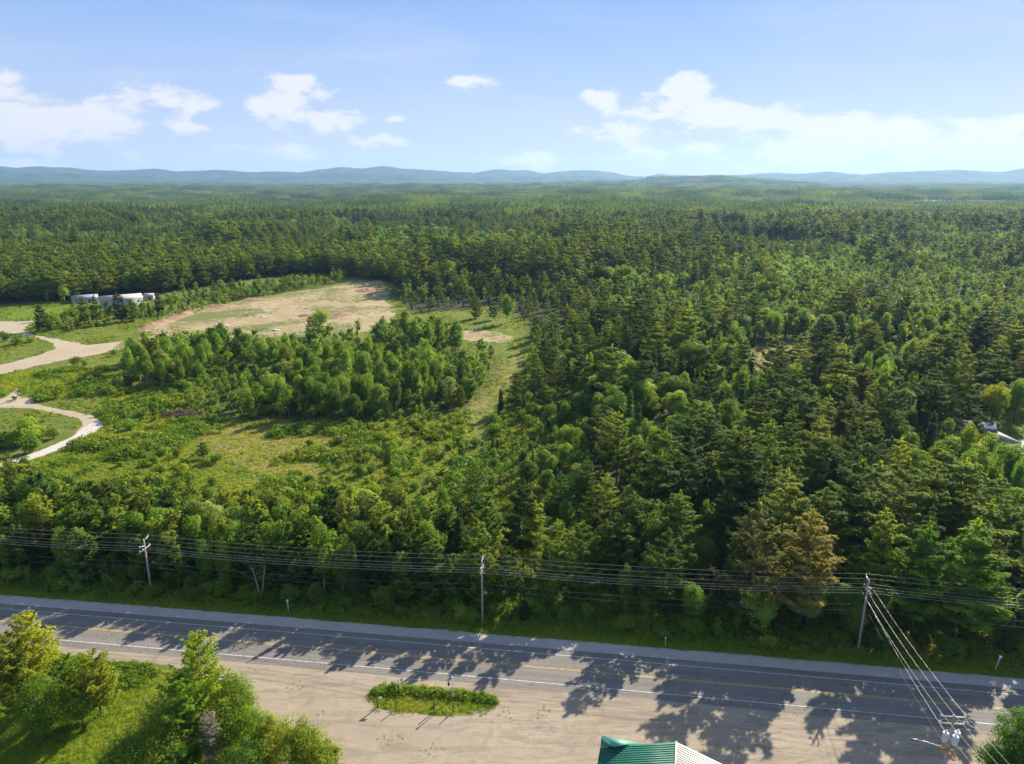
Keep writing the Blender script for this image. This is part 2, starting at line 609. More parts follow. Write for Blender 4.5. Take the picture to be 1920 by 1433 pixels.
P_ISLAND = gpoly([(697, 1300), (706, 1291), (735, 1287), (800, 1291), (860, 1297), (900, 1300), (922, 1311), (936, 1317), (930, 1328), (880, 1340), (845, 1343), (800, 1339), (745, 1335), (712, 1329), (699, 1316)])
P_MEADOW_Y = gpoly([(360, 810), (430, 785), (560, 780), (640, 800), (630, 840), (600, 900), (480, 890), (400, 850)])
P_MEADOW_2 = gpoly([(740, 800), (830, 770), (900, 740), (925, 690), (985, 640), (1000, 660), (960, 720), (900, 790), (850, 830), (760, 840)])
P_GLADE = gpoly([(1380, 705), (1395, 655), (1470, 640), (1560, 645), (1690, 655), (1700, 668), (1590, 690), (1470, 705), (1440, 735), (1400, 745), (1375, 725)])
P_YARD = gpoly([(1750, 822), (1800, 795), (1880, 760), (2050, 770), (2100, 900), (1990, 930), (1900, 925), (1850, 890), (1800, 845)])
P_DRIVE = gpoly([(1842, 812), (1870, 812), (1895, 824), (1930, 824), (2100, 835), (2100, 860), (1960, 850), (1895, 852), (1868, 842), (1850, 828)])
P_DRIVE_B = gpoly([(1755, 806), (1795, 806), (1798, 812), (1765, 813)])
P_FOREST_EDGE = gpoly([(935, 1172), (1200, 1190), (1450, 1213), (1617, 1224), (1920, 1250), (2600, 1290)])
P_FOREST = P_FOREST_EDGE + [(760, 560), (4000, 3000), (-4000, 3000)] + gpoly([(-900, 585), (-300, 580), (0, 572), (135, 563), (330, 549), (450, 527), (560, 514), (640, 517), (745, 532), (745, 560), (770, 588), (850, 584), (930, 575), (985, 600), (1000, 640),
                                                                          (985, 690), (960, 735), (915, 800), (900, 860), (880, 920), (905, 1010)])
P_ROADLEFT = gpoly([(-500, 1062), (-200, 1085), (0, 1104), (286, 1124), (560, 1149), (935, 1172), (905, 1010), (880, 955), (780, 975), (640, 965), (480, 985), (300, 975), (130, 945), (0, 925), (-200, 905), (-500, 880)])
P_MID = gpoly([(250, 668), (330, 655), (440, 648), (560, 650), (590, 632), (620, 640), (700, 650), (720, 628), (760, 610), (815, 632), (860, 655), (928, 668), (935, 700), (900, 742), (860, 775), (780, 790), (680, 795), (560, 790), (450, 790), (400, 780), (340, 745), (280, 725), (235, 705)])
P_ROW = gpoly([(60, 622), (130, 625), (200, 612), (280, 603), (350, 590), (430, 568), (520, 552), (640, 530), (650, 520), (560, 528), (430, 545), (330, 562), (272, 574), (190, 584), (120, 588), (75, 602)])
P_LAWN = gpoly([(-300, 590), (0, 588), (100, 570), (135, 568), (120, 590), (75, 600), (0, 602), (-300, 600)])
P_NEARLAWN = gpoly([(-700, 1150), (-60, 1215), (60, 1225), (300, 1255), (440, 1290), (480, 1400), (500, 1900), (-700, 1900)])
P_EMB = gpoly([(60, 622), (140, 628), (250, 628), (300, 600), (345, 585), (420, 568), (330, 590), (200, 612)])

# road centre line: fitted to the yellow line
XL = np.array([-84.2, -73.1, -52.9, -26.4, -5.1, 18.8, 24.8, 49.4, 70.0])
YL = np.array([101.4, 99.9, 97.2, 93.9, 91.2, 87.9, 87.1, 83.8, 80.9])
_q = np.polyfit(XL, YL, 2)


def road_y(x):
    x = np.asarray(x, float)
    xc = np.clip(x, -100, 80)
    return np.polyval(_q, xc) + (x - xc) * np.polyval(np.polyder(_q), xc)


def ragged(poly, step=1.0, amp=.35, seed=0):
    """resample an outline and roughen it the way worn ground edges are"""
    pts = []
    n = len(poly)
    for i in range(n):
        a = np.array(poly[i]); b = np.array(poly[(i + 1) % n])
        k = max(1, int(np.linalg.norm(b - a) / step))
        for j in range(k):
            pts.append(a + (b - a) * j / k)
    P = np.array(pts)
    for _ in range(3):                                   # soften the corners
        P = (np.roll(P, 1, 0) + 2 * P + np.roll(P, -1, 0)) / 4
    dx = (fbm(P[:, 0], P[:, 1], 5, seed, 3) - .5) * amp * 5
    dy = (fbm(P[:, 0], P[:, 1], 5, seed + 9, 3) - .5) * amp * 5
    dx += (vnoise(P[:, 0], P[:, 1], .9, seed + 3) - .5) * amp
    dy += (vnoise(P[:, 0], P[:, 1], .9, seed + 4) - .5) * amp
    return P + np.stack([dx, dy], 1)


def sheet(name, P, z, mat, label, kind='structure'):
    from mathutils.geometry import tessellate_polygon
    tri = tessellate_polygon([[Vector((p[0], p[1], 0)) for p in P]])
    co = np.concatenate([P, np.full((len(P), 1), z)], 1)
    tri = np.array(tri, np.int32)
    a = co[tri]
    nz = np.cross(a[:, 1] - a[:, 0], a[:, 2] - a[:, 0])[:, 2]
    tri[nz < 0] = tri[nz < 0][:, ::-1]
    o = bpy.data.objects.new(name, mesh_np(name, co, tri, [mat]))
    link(o)
    return tag(o, label, None, None, kind)


# ------------------------------------------------------------------ the setting
def build_ground():
    ys = [-260, -200, -150, -100, -60, -30, 0, 15, 30, 40, 50, 56]
    while ys[-1] < 12000:
        ys.append(ys[-1] + max(.8, ys[-1] * .0068))
    ys = np.array(ys)
    ns = 440
    s = np.linspace(-1, 1, ns)
    W = np.maximum(260, ys * 1.35)
    X = s[None, :] * W[:, None]
    Y = np.repeat(ys[:, None], ns, 1)
    Z = height(X, Y)
    # the fields are not table-flat: low hummocks, kept off the roads and the lot
    co = np.stack([X, Y, Z], 2).reshape(-1, 3)
    x, y = co[:, 0], co[:, 1]
    wood = (inside(x, y, P_FOREST) | inside(x, y, P_ROADLEFT)).astype(float)
    wood[inside(x, y, P_GLADE) | inside(x, y, P_YARD)] = 0
    wood = np.maximum(wood, .75 * inside(x, y, P_MID))
    wood = np.maximum(wood, (y > 1000))
    gap = (y > 1250) & (fbm(x, y, 420, 70, 3) < .37)
    wood[gap] = .25
    dry = .55 * inside(x, y, P_MEADOW_Y) + .38 * inside(x, y, P_MEADOW_2) + .12 * ((y > 120) & (y < 450)) + .5 * inside(x, y, P_GLADE)
    lush = (inside(x, y, P_LAWN) | inside(x, y, P_NEARLAWN)).astype(float)
    ry = road_y(x)
    off = y - ry
    lush = np.maximum(lush, ((off > 6) & (off < 10.5) & (wood < .5)))
    nr, nc = len(ys), ns
    sm = lambda a: sum(np.roll(np.roll(a.reshape(nr, nc), i, 0), j, 1) for i in (-2, -1, 0, 1, 2) for j in (-2, -1, 0, 1, 2)).reshape(-1) / 25
    wood, dry, lush = sm(wood), sm(dry), sm(lush)
    i = np.arange(nr - 1)[:, None] * nc + np.arange(nc - 1)[None, :]
    f = np.stack([i, i + 1, i + nc + 1, i + nc], 2).reshape(-1, 4)
    me = mesh_np('ground', co, f, [M['ground']], smooth=True)
    for n, v in (('wood', wood), ('dry', dry), ('lush', lush)):
        a = me.attributes.new(n, 'FLOAT', 'POINT')
        a.data.foreach_set('value', v.astype(np.float32))
    o = bpy.data.objects.new('ground', me)
    link(o)
    tag(o, 'grassy and wooded ground of the plain', None, None, 'structure')


build_ground()


def ribbon(name, lo, hi, z, mat, label, x0=-420, x1=420, step=2.0, rag=(0, 0), kind='structure', uv=False, seed=0):
    """a strip that follows the road between two offsets from its centre line"""
    if rag[0] or rag[1]:
        step = .6
    xs = np.arange(x0, x1 + step, step)
    ry = road_y(xs)
    sl = np.gradient(ry, xs)
    nx, ny = -sl / np.hypot(1, sl), 1 / np.hypot(1, sl)
    rows = []
    for off, rg, sd in ((lo, rag[0], seed), (hi, rag[1], seed + 5)):
        o = off + ((fbm(xs, ry, 4, sd, 3) - .5) * 2 * rg + (vnoise(xs, ry, .8, sd + 2) - .5) * rg * .8 if rg else 0)
        rows.append(np.stack([xs + nx * o, ry + ny * o, np.full_like(xs, z)], 1))
    co = np.concatenate(rows)
    n = len(xs)
    i = np.arange(n - 1)
    f = np.stack([i, i + 1, i + n + 1, i + n], 1)
    me = mesh_np(name, co, f, [mat])
    if uv:
        l = me.uv_layers.new(name='UVMap')
        vi = f.ravel()
        u = np.stack([np.concatenate([xs, xs])[vi], np.concatenate([np.full(n, lo), np.full(n, hi)])[vi]], 1)
        l.data.foreach_set('uv', u.astype(np.float32).ravel())
    o = bpy.data.objects.new(name, me)
    link(o)
    return tag(o, label, None, None, kind)


sheet('parking_lot', ragged(P_LOT, .8, .35, 2), .012, M['lot'], 'sandy gravel lot on the near side of the road')
ribbon('gravel_shoulder', 3.5, 7.0, .016, M['shoulder'], 'pale gravel shoulder along the far side of the road', rag=(.05, .22), seed=4)
ribbon('near_shoulder', -6.0, -3.5, .020, M['lot'], 'sandy shoulder along the near side of the road', rag=(.4, .05), seed=8)
ribbon('road', -4.75, 4.55, .030, M['asphalt'], 'grey asphalt of the two-lane road', rag=(.10, .05), uv=True, seed=1)
ribbon('edge_line', 3.14, 3.25, .036, M['white_paint'], 'white edge line on the far side of the road')
ribbon('edge_line', -3.35, -3.24, .036, M['white_paint'], 'white edge line on the near side of the road')
ribbon('centre_line', .08, .19, .036, M['yellow_paint'], 'farther stripe of the double yellow centre line')
ribbon('centre_line', -.19, -.08, .036, M['yellow_paint'], 'nearer stripe of the double yellow centre line')
sheet('bare_lot', ragged(P_CLEAR, 1.3, 1.6, 3), .020, M['clear'], 'bare sandy cleared land in the middle distance')
sheet('bare_patch', ragged(P_CLEAR_B, 1.5, 1.2, 31), .022, M['clear'], 'smaller sandy patch between the grove and the right wood')
sheet('dirt_road', ragged(P_ARM_A, 1.2, .6, 4), .035, M['dirt'], 'forked pale dirt road on the left')
sheet('path', ragged(P_PATH, .8, .4, 5), .040, M['palegravel'], 'pale gravel path curving in from the left')
sheet('sandy_track', ragged(P_TRACK, 1.0, .3, 6), .025, M['dirt'], 'worn sandy track looping round from the path end')
sheet('sand_patch', ragged(P_PATCH, 1.0, .4, 7), .030, M['dirt'], 'bare sand patch on the left meadow')
sheet('driveway', ragged(P_DRIVE, 1.0, .2, 8), .020, M['palegravel'], 'pale gravel yard beside the house in the right woods')
sheet('side_driveway', ragged(P_DRIVE_B, 1.0, .2, 9), .020, M['palegravel'], 'small pale gravel strip beyond the house in the right woods')


def build_hills():
    """the long wooded ridges along the skyline, 9.5 to 15 km out"""
    prof = [(-500, 312), (-200, 318), (0, 310), (30, 313), (70, 311), (130, 313), (190, 319), (240, 318), (290, 314), (330, 320), (370, 319), (410, 317), (460, 321), (520, 320), (560, 322), (600, 316), (640, 312),
            (680, 314), (720, 310), (760, 315), (800, 317), (850, 321), (890, 323), (925, 317), (960, 319), (990, 318), (1020, 324), (1045, 321), (1080, 318), (1120, 319), (1150, 323), (1180, 329), (1210, 330), (1235, 326), (1300, 328),
            (1340, 328), (1400, 326), (1450, 323), (1500, 325), (1555, 320), (1590, 324), (1620, 326), (1680, 321), (1730, 320), (1790, 317), (1840, 319), (1880, 321), (1920, 313), (2000, 316), (2200, 320), (2600, 316)]
    azs, els = [], []
    for x, y in prof:
        d = px_dir(x, y)
        azs.append(math.atan2(d[0], d[1]))
        els.append(math.atan2(d[2], math.hypot(d[0], d[1])))
    na, nr = 1500, 46
    a = np.linspace(-.95, .95, na)
    r = np.linspace(9600, 15000, nr)
    A, RR = np.meshgrid(a, r)
    X, Y = RR * np.sin(A), RR * np.cos(A)
    top = np.interp(A, azs, els)
    ridge = 12500 + 500 * np.sin(A * 9) + 300 * np.sin(A * 23)
    hb = CAMH + np.tan(top) * ridge
    Z = hb * np.exp(-((RR - ridge) / 900) ** 2)
    ridge2 = 10600 + 250 * np.sin(A * 14 + 1)
    hf = (CAMH + np.tan(top) * ridge2) * (.35 + .45 * vnoise(A * 1000, A * 0, 110, 2))
    Z = np.maximum(Z, hf * np.exp(-((RR - ridge2) / 550) ** 2))
    Z = Z * (1 + .10 * (fbm(X, Y, 900, 21, 4) - .5)) + (fbm(X, Y, 110, 8, 3) - .5) * 20 - 12
    co = np.stack([X, Y, Z], 2).reshape(-1, 3)
    i = np.arange(nr - 1)[:, None] * na + np.arange(na - 1)[None, :]
    f = np.stack([i, i + 1, i + na + 1, i + na], 2).reshape(-1, 4)
    m, t, out = new_mat('wooded_hillside')
    geo = t.new('ShaderNodeNewGeometry')
    n1 = t.noise(geo.outputs['Position'], .004, 5, .6)
    n2 = t.noise(geo.outputs['Position'], .05, 4, .7)
    c = t.mix(t.step(n1, .35, .65), (.015, .034, .016, 1), (.055, .092, .028, 1))
    p = t.new('ShaderNodeBsdfPrincipled')
    p.inputs['Roughness'].default_value = .95
    p.inputs['Specular IOR Level'].default_value = .05
    t.l.new(c, p.inputs['Base Color'])
    b = t.new('ShaderNodeBump')
    b.inputs['Distance'].default_value = 16
    t.l.new(n2, b.inputs['Height'])
    t.l.new(b.outputs[0], p.inputs['Normal'])
    t.l.new(p.outputs[0], out.inputs[0])
    o = bpy.data.objects.new('hills', mesh_np('hills', co, f, [m], smooth=True))
    link(o)
    tag(o, 'low wooded hills along the skyline', None, None, 'structure')


build_hills()

# ------------------------------------------------------------------ foliage shapes
def norm(v):
    return v / np.maximum(np.linalg.norm(v, axis=-1, keepdims=True), 1e-9)


def leaves_arrays(c, n, ln, wd, g, along=None):
    """one rhombus per leaf: centre c, facing n, half length ln, half width wd"""
    n = norm(n)
    if along is None:
        along = g.normal(size=c.shape)
    u = norm(along - n * (along * n).sum(1, keepdims=True))
    v = np.cross(n, u)
    ln = np.broadcast_to(np.asarray(ln, float).reshape(-1, 1), (len(c), 1))
    wd = np.broadcast_to(np.asarray(wd, float).reshape(-1, 1), (len(c), 1))
    co = np.stack([c - u * ln, c - v * wd, c + u * ln, c + v * wd], 1).reshape(-1, 3)
    f = np.arange(len(co), dtype=np.int32).reshape(-1, 4)
    return co, f


def broad_crown(h, r, g, nclump=42, per=110, leaf=.17, z0=.22, lean=.0, cr=.30, top=1.0, tall=1.0):
    """heaps of leaves round the ends of the limbs; returns leaf arrays and the clump centres"""
    d = norm(g.normal(size=(nclump, 3)))
    rad = g.uniform(.35, 1.0, nclump) ** .6
    lob = .82 + .3 * np.sin(3 * np.arctan2(d[:, 1], d[:, 0]) + g.uniform(0, 6)) * np.cos(2 * d[:, 2] + g.uniform(0, 6))
    hz = h * (1 - z0) / 2
    cz = h * z0 + hz
    cc = d * rad[:, None] * lob[:, None] * np.array([r * .82, r * .82, hz * .86]) + np.array([0, 0, cz])
    tt = np.clip((cc[:, 2] - h * z0) / (h * (1 - z0)), 0, 1)
    shape = np.where(tt > .5, 1 - (tt - .5) * .55 * top, .8 + tt * .4)
    cc[:, :2] *= shape[:, None]
    cs = r * cr * g.uniform(.45, 1.45, nclump)
    k = np.repeat(np.arange(nclump), per)
    dd = norm(g.normal(size=(len(k), 3)))
    dd[:, 2] = np.abs(dd[:, 2]) * np.where(g.random(len(k)) < .72, 1, -1)
    rr = g.uniform(.78, 1.08, len(k))
    c = cc[k] + dd * (cs[k] * rr)[:, None] * np.array([1.1 / tall ** .5, 1.1 / tall ** .5, .8 * tall])
    keep = c[:, 2] > .25
    n = dd * 1.15 + np.array([0, 0, .25]) + g.normal(size=dd.shape) * .34
    s = leaf * g.uniform(.6, 1.35, len(k))
    return leaves_arrays(c[keep], n[keep], s[keep], s[keep] * .62, g), cc


def conifer_crown(h, r, g, z0=.18, whorls=18, arms=6, seg=9, tuft=5, ln=.34, wd=.075, up=.18, droop=0.0, power=1.0, ragged_=.35, clumpy=1.0):
    """whorls of limbs carrying flat sprays of needles; returns leaves and limb lines"""
    C, N, A, limbs = [], [], [], []
    for w in range(whorls):
        t = (w + g.uniform(-.3, .3)) / whorls
        t = min(max(t, 0), .985)
        z = h * (z0 + (1 - z0) * t)
        env = (1 - t) ** power * (.55 + .45 * min(1, t * 4 + .35))
        m = max(3, int(round(arms * (1 - .35 * t))))
        a0 = g.uniform(0, 6.28)
        for k in range(m):
            if g.random() < .10 * clumpy:
                continue
            a = a0 + 6.283 * k / m + g.uniform(-.35, .35)
            L = r * env * g.uniform(1 - ragged_, 1 + ragged_ * .6) + .25
            dirv = np.array([math.cos(a), math.sin(a), 0])
            side = np.array([-dirv[1], dirv[0], 0])
            ns = max(3, int(seg * (.35 + .65 * L / r)))
            q = np.linspace(.22, 1, ns)
            line = np.outer(q * L, dirv)
            line[:, 2] = z + L * (up * q ** 2 * 1.6 - droop * q)
            limbs.append((np.array([0, 0, z]), line[-1]))
            wdt = L * .34 * (1.15 - q) * np.sin(np.clip(q * 2.2, 0, 1.57))
            for sg in (-1, 0, 1):
                off = side[None, :] * (sg * wdt * g.uniform(.7, 1.3, ns))[:, None] + dirv[None, :] * (abs(sg) * wdt * .7)[:, None]
                base = line + off
                base[:, 2] += g.normal(0, .022 * L, ns) + abs(sg) * up * .10 * L
                for _ in range(tuft):
                    d = dirv[None, :] * .9 + side[None, :] * (sg * .9) + g.normal(size=(ns, 3)) * np.array([.6, .6, .3])
                    d[:, 2] += .12 + up * .7 - droop * .8
                    d = norm(d)
                    C.append(base + d * ln * g.uniform(.2, 1.1, (ns, 1)))
                    A.append(d)
                    N.append(np.array([0, 0, 1.0]) + dirv[None, :] * .25 + g.normal(size=(ns, 3)) * .30)
    # leader
    nl = 14 * tuft // 3
    zt = h * g.uniform(.93, 1.03, nl)
    C.append(np.stack([g.normal(0, .12, nl), g.normal(0, .12, nl), zt], 1))
    A.append(norm(np.stack([g.normal(0, .5, nl), g.normal(0, .5, nl), np.ones(nl)], 1)))
    N.append(g.normal(size=(nl, 3)))
    C = np.concatenate(C); N = np.concatenate(N); A = np.concatenate(A)
    s = g.uniform(.7, 1.35, len(C))
    return leaves_arrays(C, N, ln * s, wd * s * 1.2, g, along=A), limbs


def trunk_arrays(h, rb, g, top=.92, limbs=(), lr=.05, lean=(0, 0), zf=0.0, maxl=30):
    b = MB()
    n = 6
    pts = [(lean[0] * (i / n) * h + g.normal(0, .04) * (i > 0), lean[1] * (i / n) * h + g.normal(0, .04) * (i > 0), -.3 + (h * top + .3) * i / n) for i in range(n + 1)]
    b.tube(pts, [rb * (1 - .88 * (i / n)) for i in range(n + 1)], 7)
    ll = list(limbs)
    if len(ll) > maxl:
        ll = [ll[i] for i in g.choice(len(ll), maxl, replace=False)]
    for s, e in ll:
        s = Vector(s); e = Vector(e)
        mid = (s + e) / 2 + Vector((0, 0, -.03 * (e - s).length))
        b.tube([s, mid, e], [lr, lr * .7, lr * .25], 4, caps=False)
    return b.arrays()


def limbs_to(cc, h, g):
    out = []
    for c in cc:
        hor = math.hypot(c[0], c[1])
        z = max(.12 * h, c[2] - hor * g.uniform(.7, 1.3))
        out.append((np.array([0, 0, z]), c))
    return out


def proto(kind, seed, lod=0):
    """(leaf arrays, trunk arrays, height, materials) of one tree form. lod 0: seen near; 1: a few hundred metres off"""
    g = np.random.default_rng(seed)
    if kind == 'white_pine':
        h, r = g.uniform(17, 21), g.uniform(4.3, 5.4)
        kw = dict(z0=g.uniform(.15, .3), power=.62, up=g.uniform(.12, .26), ragged_=.5, clumpy=1.6)
        L, lb = conifer_crown(h, r, g, whorls=12, arms=6, seg=11, tuft=9, ln=.38, wd=.105, **kw) if lod == 0 else conifer_crown(h, r, g, whorls=9, arms=5, seg=5, tuft=4, ln=.75, wd=.27, **kw)
        return L, trunk_arrays(h, .26, g, limbs=lb, lr=.055), h, ('pine', 'bark')
    if kind == 'young_pine':
        h, r = g.uniform(8.5, 11), g.uniform(1.9, 2.5)
        kw = dict(z0=g.uniform(.06, .16), power=.6, up=g.uniform(.3, .5), ragged_=.4, clumpy=1.0)
        L, lb = conifer_crown(h, r, g, whorls=11, arms=6, seg=7, tuft=7, ln=.28, wd=.09, **kw) if lod == 0 else conifer_crown(h, r, g, whorls=8, arms=4, seg=3, tuft=3, ln=.6, wd=.24, **kw)
        return L, trunk_arrays(h, .13, g, limbs=lb, lr=.035), h, ('pine', 'bark')
    if kind == 'spruce_tree':
        h, r = g.uniform(12, 17), g.uniform(1.6, 2.3)
        kw = dict(z0=.05, power=.95, up=0.0, droop=.32, ragged_=.22, clumpy=.5)
        L, lb = conifer_crown(h, r, g, whorls=24, arms=7, seg=5, tuft=4, ln=.28, wd=.10, **kw) if lod == 0 else conifer_crown(h, r, g, whorls=13, arms=5, seg=3, tuft=2, ln=.6, wd=.28, **kw)
        return L, trunk_arrays(h, .17, g, limbs=lb, lr=.03), h, ('spruce', 'bark')
    if kind == 'maple_tree':
        h, r = g.uniform(11, 15), g.uniform(3.6, 4.8)
        kw = dict(z0=.10, cr=.27)
        L, cc = broad_crown(h, r, g, 58, 190, .16, **kw) if lod == 0 else broad_crown(h, r, g, 26, 26, .46, **kw)
        return L, trunk_arrays(h, .2, g, .75, limbs_to(cc, h, g), .05), h, ('maple', 'bark')
    if kind == 'birch_tree':
        h, r = g.uniform(10, 13.5), g.uniform(2.2, 3.0)
        kw = dict(z0=.10, cr=.33, top=1.25, tall=1.7)
        L, cc = broad_crown(h, r, g, 60, 115, .14, **kw) if lod == 0 else broad_crown(h, r, g, 22, 22, .38, **kw)
        return L, trunk_arrays(h, .12, g, .9, limbs_to(cc, h, g), .035), h, ('birch', 'birchbark')
    if kind == 'shrub':
        h, r = g.uniform(2.2, 3.2), g.uniform(1.3, 1.9)
        L, cc = broad_crown(h, r, g, 26, 80, .12, z0=.0, cr=.36) if lod == 0 else broad_crown(h, r, g, 14, 22, .26, z0=.0, cr=.4)
        st = MB()
        for c in cc[:9]:
            st.tube([(c[0] * .08, c[1] * .08, -.1), (c[0] * .55, c[1] * .55, c[2] * .6), tuple(c)], [.03, .02, .01], 4, caps=False)
        return L, st.arrays(), h, ('shrub', 'bark')


NP = {'white_pine': 7, 'young_pine': 6, 'spruce_tree': 4, 'maple_tree': 7, 'birch_tree': 6, 'shrub': 6}
PROTO, FARP = {}, {}
hidden = bpy.data.collections.new('wood_forms')          # forms the far wood repeats; not linked to the scene
hid_i = 0
for ki, (kind, n) in enumerate(NP.items()):
    PROTO[kind] = []
    for i in range(n):
        (lc, lf), (tv, tf), h, mats = proto(kind, 100 * ki + i)
        crown = mesh_np('crown', lc, lf, [M[mats[0]]])
        stem_ = mesh_np('trunk', tv, tf, [M[mats[1]]])
        PROTO[kind].append((crown, stem_, h))
    FARP[kind] = []
    for i in range(max(3, n - 2)):
        (lc, lf), (tv, tf), h, mats = proto(kind, 1000 + 100 * ki + i, 1)
        co = np.concatenate([lc, tv])
        fs = [lf] + [f + len(lc) for f in tf]
        mi = np.concatenate([np.zeros(len(lf)), np.ones(sum(len(f) for f in tf))])
        o = bpy.data.objects.new('form_%03d' % hid_i, mesh_np('form', co, fs, [M[mats[0]] if kind in ('shrub',) else M[mats[0]], M[mats[1]]], mi))
        hidden.objects.link(o)
        FARP[kind].append((hid_i, h))
        hid_i += 1

# wide tiles of wood for the plain beyond 1.2 km
TILE = 70.0


def gap_noise(x, y):
    return fbm(x, y, 420, 70, 3)


def wood_tile(seed, conif):
    g = np.random.default_rng(seed)
    C, N, S = [], [], []
    n = 118
    gx = (np.arange(n) % 11 + g.uniform(0, 1, n)) / 11 * TILE - TILE / 2
    gy = (np.arange(n) // 11 + g.uniform(0, 1, n)) / 11 * TILE - TILE / 2
    for x, y in zip(gx, gy):
        if g.random() < .06:
            continue
        k = 34
        con = g.random() < conif
        h = g.uniform(12, 20) if con else g.uniform(9, 15)
        r = g.uniform(1.8, 3.0) if con else g.uniform(2.8, 4.4)
        t = g.uniform(.15, 1, k) ** .8
        a = g.uniform(0, 6.28, k)
        rr = (r * (1 - t) ** .7 + .3) if con else r * np.sqrt(np.clip(1 - ((t - .55) / .5) ** 2, .05, 1))
        d = np.stack([np.cos(a), np.sin(a), np.zeros(k)], 1)
        C.append(d * rr[:, None] * g.uniform(.75, 1.1, (k, 1)) + np.stack([np.full(k, x), np.full(k, y), t * h], 1))
        N.append(d + np.array([0, 0, .7]) + g.normal(size=(k, 3)) * .4)
        S.append(np.full(k, .95 if con else 1.15) * g.uniform(.7, 1.3, k))
    C = np.concatenate(C); N = np.concatenate(N); S = np.concatenate(S)
    return leaves_arrays(C, N, S, S * .75, g)


TILEI = []
for i in range(8):
    co, f = wood_tile(50 + i, (.85, .7, .5, .25)[i % 4])
    o = bpy.data.objects.new('form_%03d' % hid_i, mesh_np('form', co, f, [M['farwood']]))
    hidden.objects.link(o)
    TILEI.append(hid_i)
    hid_i += 1

# low plants
small = bpy.data.collections.new('low_plant_forms')


def clump_forms(prefix, n, fn, mat):
    c = bpy.data.collections.new(prefix)
    for i in range(n):
        co, f = fn(np.random.default_rng(900 + i))
        c.objects.link(bpy.data.objects.new('%s_%03d' % (prefix, i), mesh_np(prefix, co, f, [mat])))
    return c


def weed_form(g):
    k = 70
    d = norm(g.normal(size=(k, 3)))
    d[:, 2] = np.abs(d[:, 2])
    c = d * np.array([.62, .62, .7]) * g.uniform(.5, 1.05, (k, 1))
    s = g.uniform(.08, .17, k)
    return leaves_arrays(c, d + np.array([0, 0, .5]) + g.normal(size=(k, 3)) * .5, s, s * .6, g)


def grass_form(g):
    k = 34
    a = g.uniform(0, 6.28, k)
    root = np.stack([np.cos(a), np.sin(a), np.zeros(k)], 1) * g.uniform(0, .42, (k, 1))
    d = norm(root * .9 + g.normal(size=(k, 3)) * .22 + np.array([0, 0, .8]))
    ln = g.uniform(.10, .22, k)
    c = root + d * ln[:, None]
    return leaves_arrays(c, g.normal(size=(k, 3)) + np.array([0, 0, .6]), ln, .022, g, along=d)


def scatter(name, pts, rz, sc, idx, coll, label, tilt=None, cat=None):
    """one object of kind stuff that repeats the forms of a collection at its points"""
    me = bpy.data.meshes.new(name)
    me.vertices.add(len(pts))
    me.vertices.foreach_set('co', np.asarray(pts, np.float32).ravel())
    rot = np.zeros((len(pts), 3), np.float32)
    rot[:, 2] = rz
    if tilt is not None:
        rot[:, :2] = tilt
    a = me.attributes.new('rot', 'FLOAT_VECTOR', 'POINT'); a.data.foreach_set('vector', rot.ravel())
    sc = np.asarray(sc, np.float32)
    if sc.ndim == 1:
        sc = np.stack([sc, sc, sc], 1)
    a = me.attributes.new('sc', 'FLOAT_VECTOR', 'POINT'); a.data.foreach_set('vector', np.ascontiguousarray(sc, np.float32).ravel())
    a = me.attributes.new('idx', 'INT', 'POINT'); a.data.foreach_set('value', np.asarray(idx, np.int32))
    me.update()
    o = bpy.data.objects.new(name, me)
    link(o)
    ng = bpy.data.node_groups.new(name + '_nodes', 'GeometryNodeTree')
    ng.interface.new_socket('Geometry', in_out='INPUT', socket_type='NodeSocketGeometry')
    ng.interface.new_socket('Geometry', in_out='OUTPUT', socket_type='NodeSocketGeometry')
    N = ng.nodes.new
    gi, go = N('NodeGroupInput'), N('NodeGroupOutput')
    ci = N('GeometryNodeCollectionInfo')
    ci.inputs['Collection'].default_value = coll
    ci.inputs['Separate Children'].default_value = True
    ci.inputs['Reset Children'].default_value = True
    iop = N('GeometryNodeInstanceOnPoints')
    iop.inputs['Pick Instance'].default_value = True

    def attr(nm, ty):
        n = N('GeometryNodeInputNamedAttribute')
        n.data_type = ty
        n.inputs['Name'].default_value = nm
        return n.outputs[0]
    L = ng.links.new
    L(gi.outputs[0], iop.inputs['Points'])
    L(ci.outputs[0], iop.inputs['Instance'])
    L(attr('idx', 'INT'), iop.inputs['Instance Index'])
    L(attr('rot', 'FLOAT_VECTOR'), iop.inputs['Rotation'])
    L(attr('sc', 'FLOAT_VECTOR'), iop.inputs['Scale'])
    L(iop.outputs[0], go.inputs[0])
    md = o.modifiers.new('scatter', 'NODES')
    md.node_group = ng
    return tag(o, label, cat, None, 'stuff')


# ------------------------------------------------------------------ where the trees stand
def jitter(x0, x1, y0, y1, s, g, j=.42):
    nx, ny = int((x1 - x0) / s), int((y1 - y0) / s)
    X, Y = np.meshgrid(np.arange(nx), np.arange(ny))
    X = x0 + (X + .5 + (Y % 2) * .5 + g.uniform(-j, j, X.shape)) * s
    Y = y0 + (Y + .5 + g.uniform(-j, j, Y.shape)) * s
    return X.ravel(), Y.ravel()


KINDS = ['white_pine', 'young_pine', 'spruce_tree', 'maple_tree', 'birch_tree', 'shrub']
T = []        # rows: x, y, kind index, height, zone


def put(x, y, probs, hfun, zone, g):
    k = g.choice(len(KINDS), size=len(x), p=np.array(probs) / sum(probs))
    for xi, yi, ki in zip(x, y, k):
        T.append((xi, yi, ki, hfun(KINDS[ki], xi, yi, g), zone))


g = np.random.default_rng(21)
in_frame = lambda x, y, m=1.12: (np.abs(x) < (.80 * y + 28) * m)


